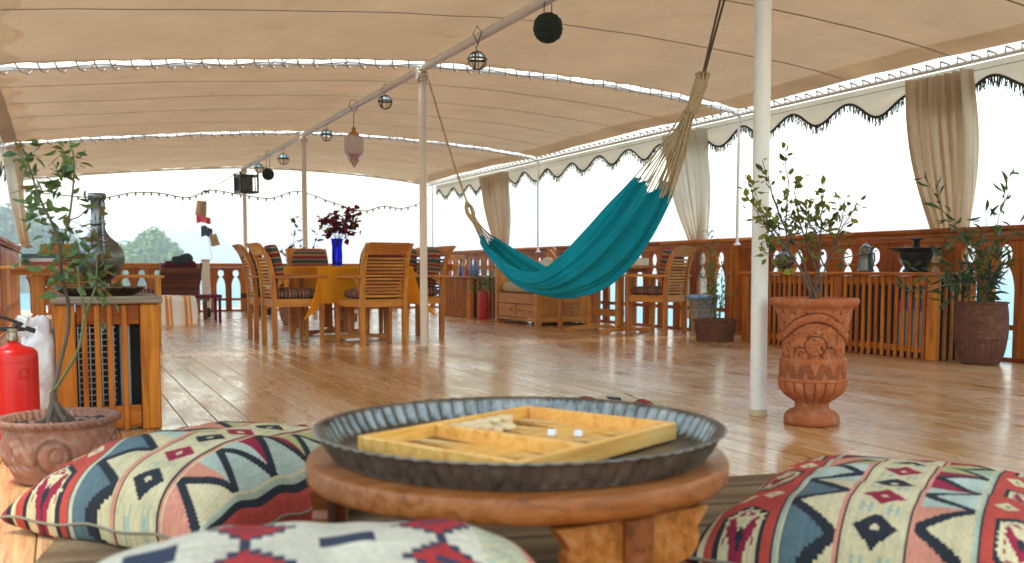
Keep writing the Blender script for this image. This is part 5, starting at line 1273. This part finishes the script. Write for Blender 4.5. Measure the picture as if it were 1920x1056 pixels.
def kilim2(u, v):
    if u > .80: return SALM if u > .9 else (GRYG if (math.floor(u*60)+math.floor(v*40)) % 2 else CRM)
    k = u*6.2; i = math.floor(k); f = k-i-.5; m2 = v*3.6+(.5 if i % 2 else 0); j = math.floor(m2); g = m2-j-.5
    f = round(f*9)/9; g = round(g*9)/9
    d = abs(f)*1.0+abs(g)*1.15
    if i % 2 == 0:
        if d < .12: return NAVY
        if d < .40: return (.36, .03, .026)
        if d < .56: return NAVY
        return (.52, .445, .31)
    if abs(f) < .3 and abs(g) < .16: return NAVY
    return (.52, .445, .31)
def kilim_cushion(label, x, y, z, size, thick, rz, pat, n, tilt=(0, 0), seed=0):
    q = M(); cols = []
    Sx, Sy = size[0]/2, size[1]/2
    def surf(a, b, top):
        px = Sx*a*(1-.075*(1-b*b)*abs(a)); py = Sy*b*(1-.075*(1-a*a)*abs(b))
        e = ((1-min(1, abs(a))**3.2)*(1-min(1, abs(b))**3.2)); h = e**.48
        wr = .020*noise.noise(Vector((a*2.0+seed, b*2.0, 3)))*e+.010*noise.noise(Vector((a*5+seed, b*3.4, 7)))*e**.5+.006*sin(7*(a*.7+b)+seed)*(e*(1-e))*2
        edge = .012*noise.noise(Vector((a*3, b*3, seed)))*(1-e)
        wr += .012*sin(18*a*(1 if abs(b) > .7 else .2)+seed)*(1-e)*max(0, abs(b)-.55)
        if top: return Vector((px, py, thick*.2+thick*.8*h+wr+edge))
        return Vector((px, py, max(.004, thick*.2+edge-thick*.4*h**.8)))
    for top in (True, False):
        nn = n if top else 100
        q.grid(nn, nn, lambda u, v: surf(u*2-1, v*2-1, top))
    me_cols = []
    for top in (True, False):
        nn = n if top else 100
        for j in range(nn):
            for i in range(nn): cc = pat((i+.5)/nn, (j+.5)/nn); jt = .90+.2*hsh(i, j, seed)+.14*(hsh(j, seed)-.5); me_cols.append(tuple(x*jt for x in cc))
    me = q.mesh('cushion_cover', WEAVE, True, fix=False, cols=me_cols)
    t = thing('floor_cushion', label, 'cushion', (x, y, z), rz, 'kilim floor cushions round the low table'); t.rotation_euler = (tilt[0], tilt[1], rz)
    put('cover', me, t)
    q = M(); pts = []
    for s in range(4):
        for i in range(24):
            a = -1+2*i/24; ab = ((a, -1), (1, a), (-a, 1), (-1, -a))[s]; pts.append(surf(ab[0], ab[1], True)+Vector((0, 0, .0)))
    pts.append(pts[0]); q.tube(pts, .004, 6); q.build('piping', plain('cushion_piping', (.2, .16, .1), .9), t, True)
    return t
kilim_cushion('big red and cream kilim cushion left of the low table', .39, 2.83, .012, (.82, .80), .25, radians(35), lambda u, v: kilim1(.5+(v-.35)*.76, u), 168, (radians(-3), 0), 1)
kilim_cushion('big red and cream kilim cushion in the right corner beside the low table', 1.86, 1.70, .012, (.86, .82), .215, radians(33), lambda u, v: kilim1(v, u), 176, (0, 0), 2)
kilim_cushion('white kilim cushion with red and navy diamonds nearest the camera', .31, 1.36, .012, (.90, .66), .31, radians(-12), kilim2, 110, (radians(4), 0), 3)
kilim_cushion('white kilim cushion with red diamonds peeping over the back of the copper tray', 1.92, 3.25, .012, (.66, .6), .2, radians(-25), kilim2, 90, (0, 0), 4)
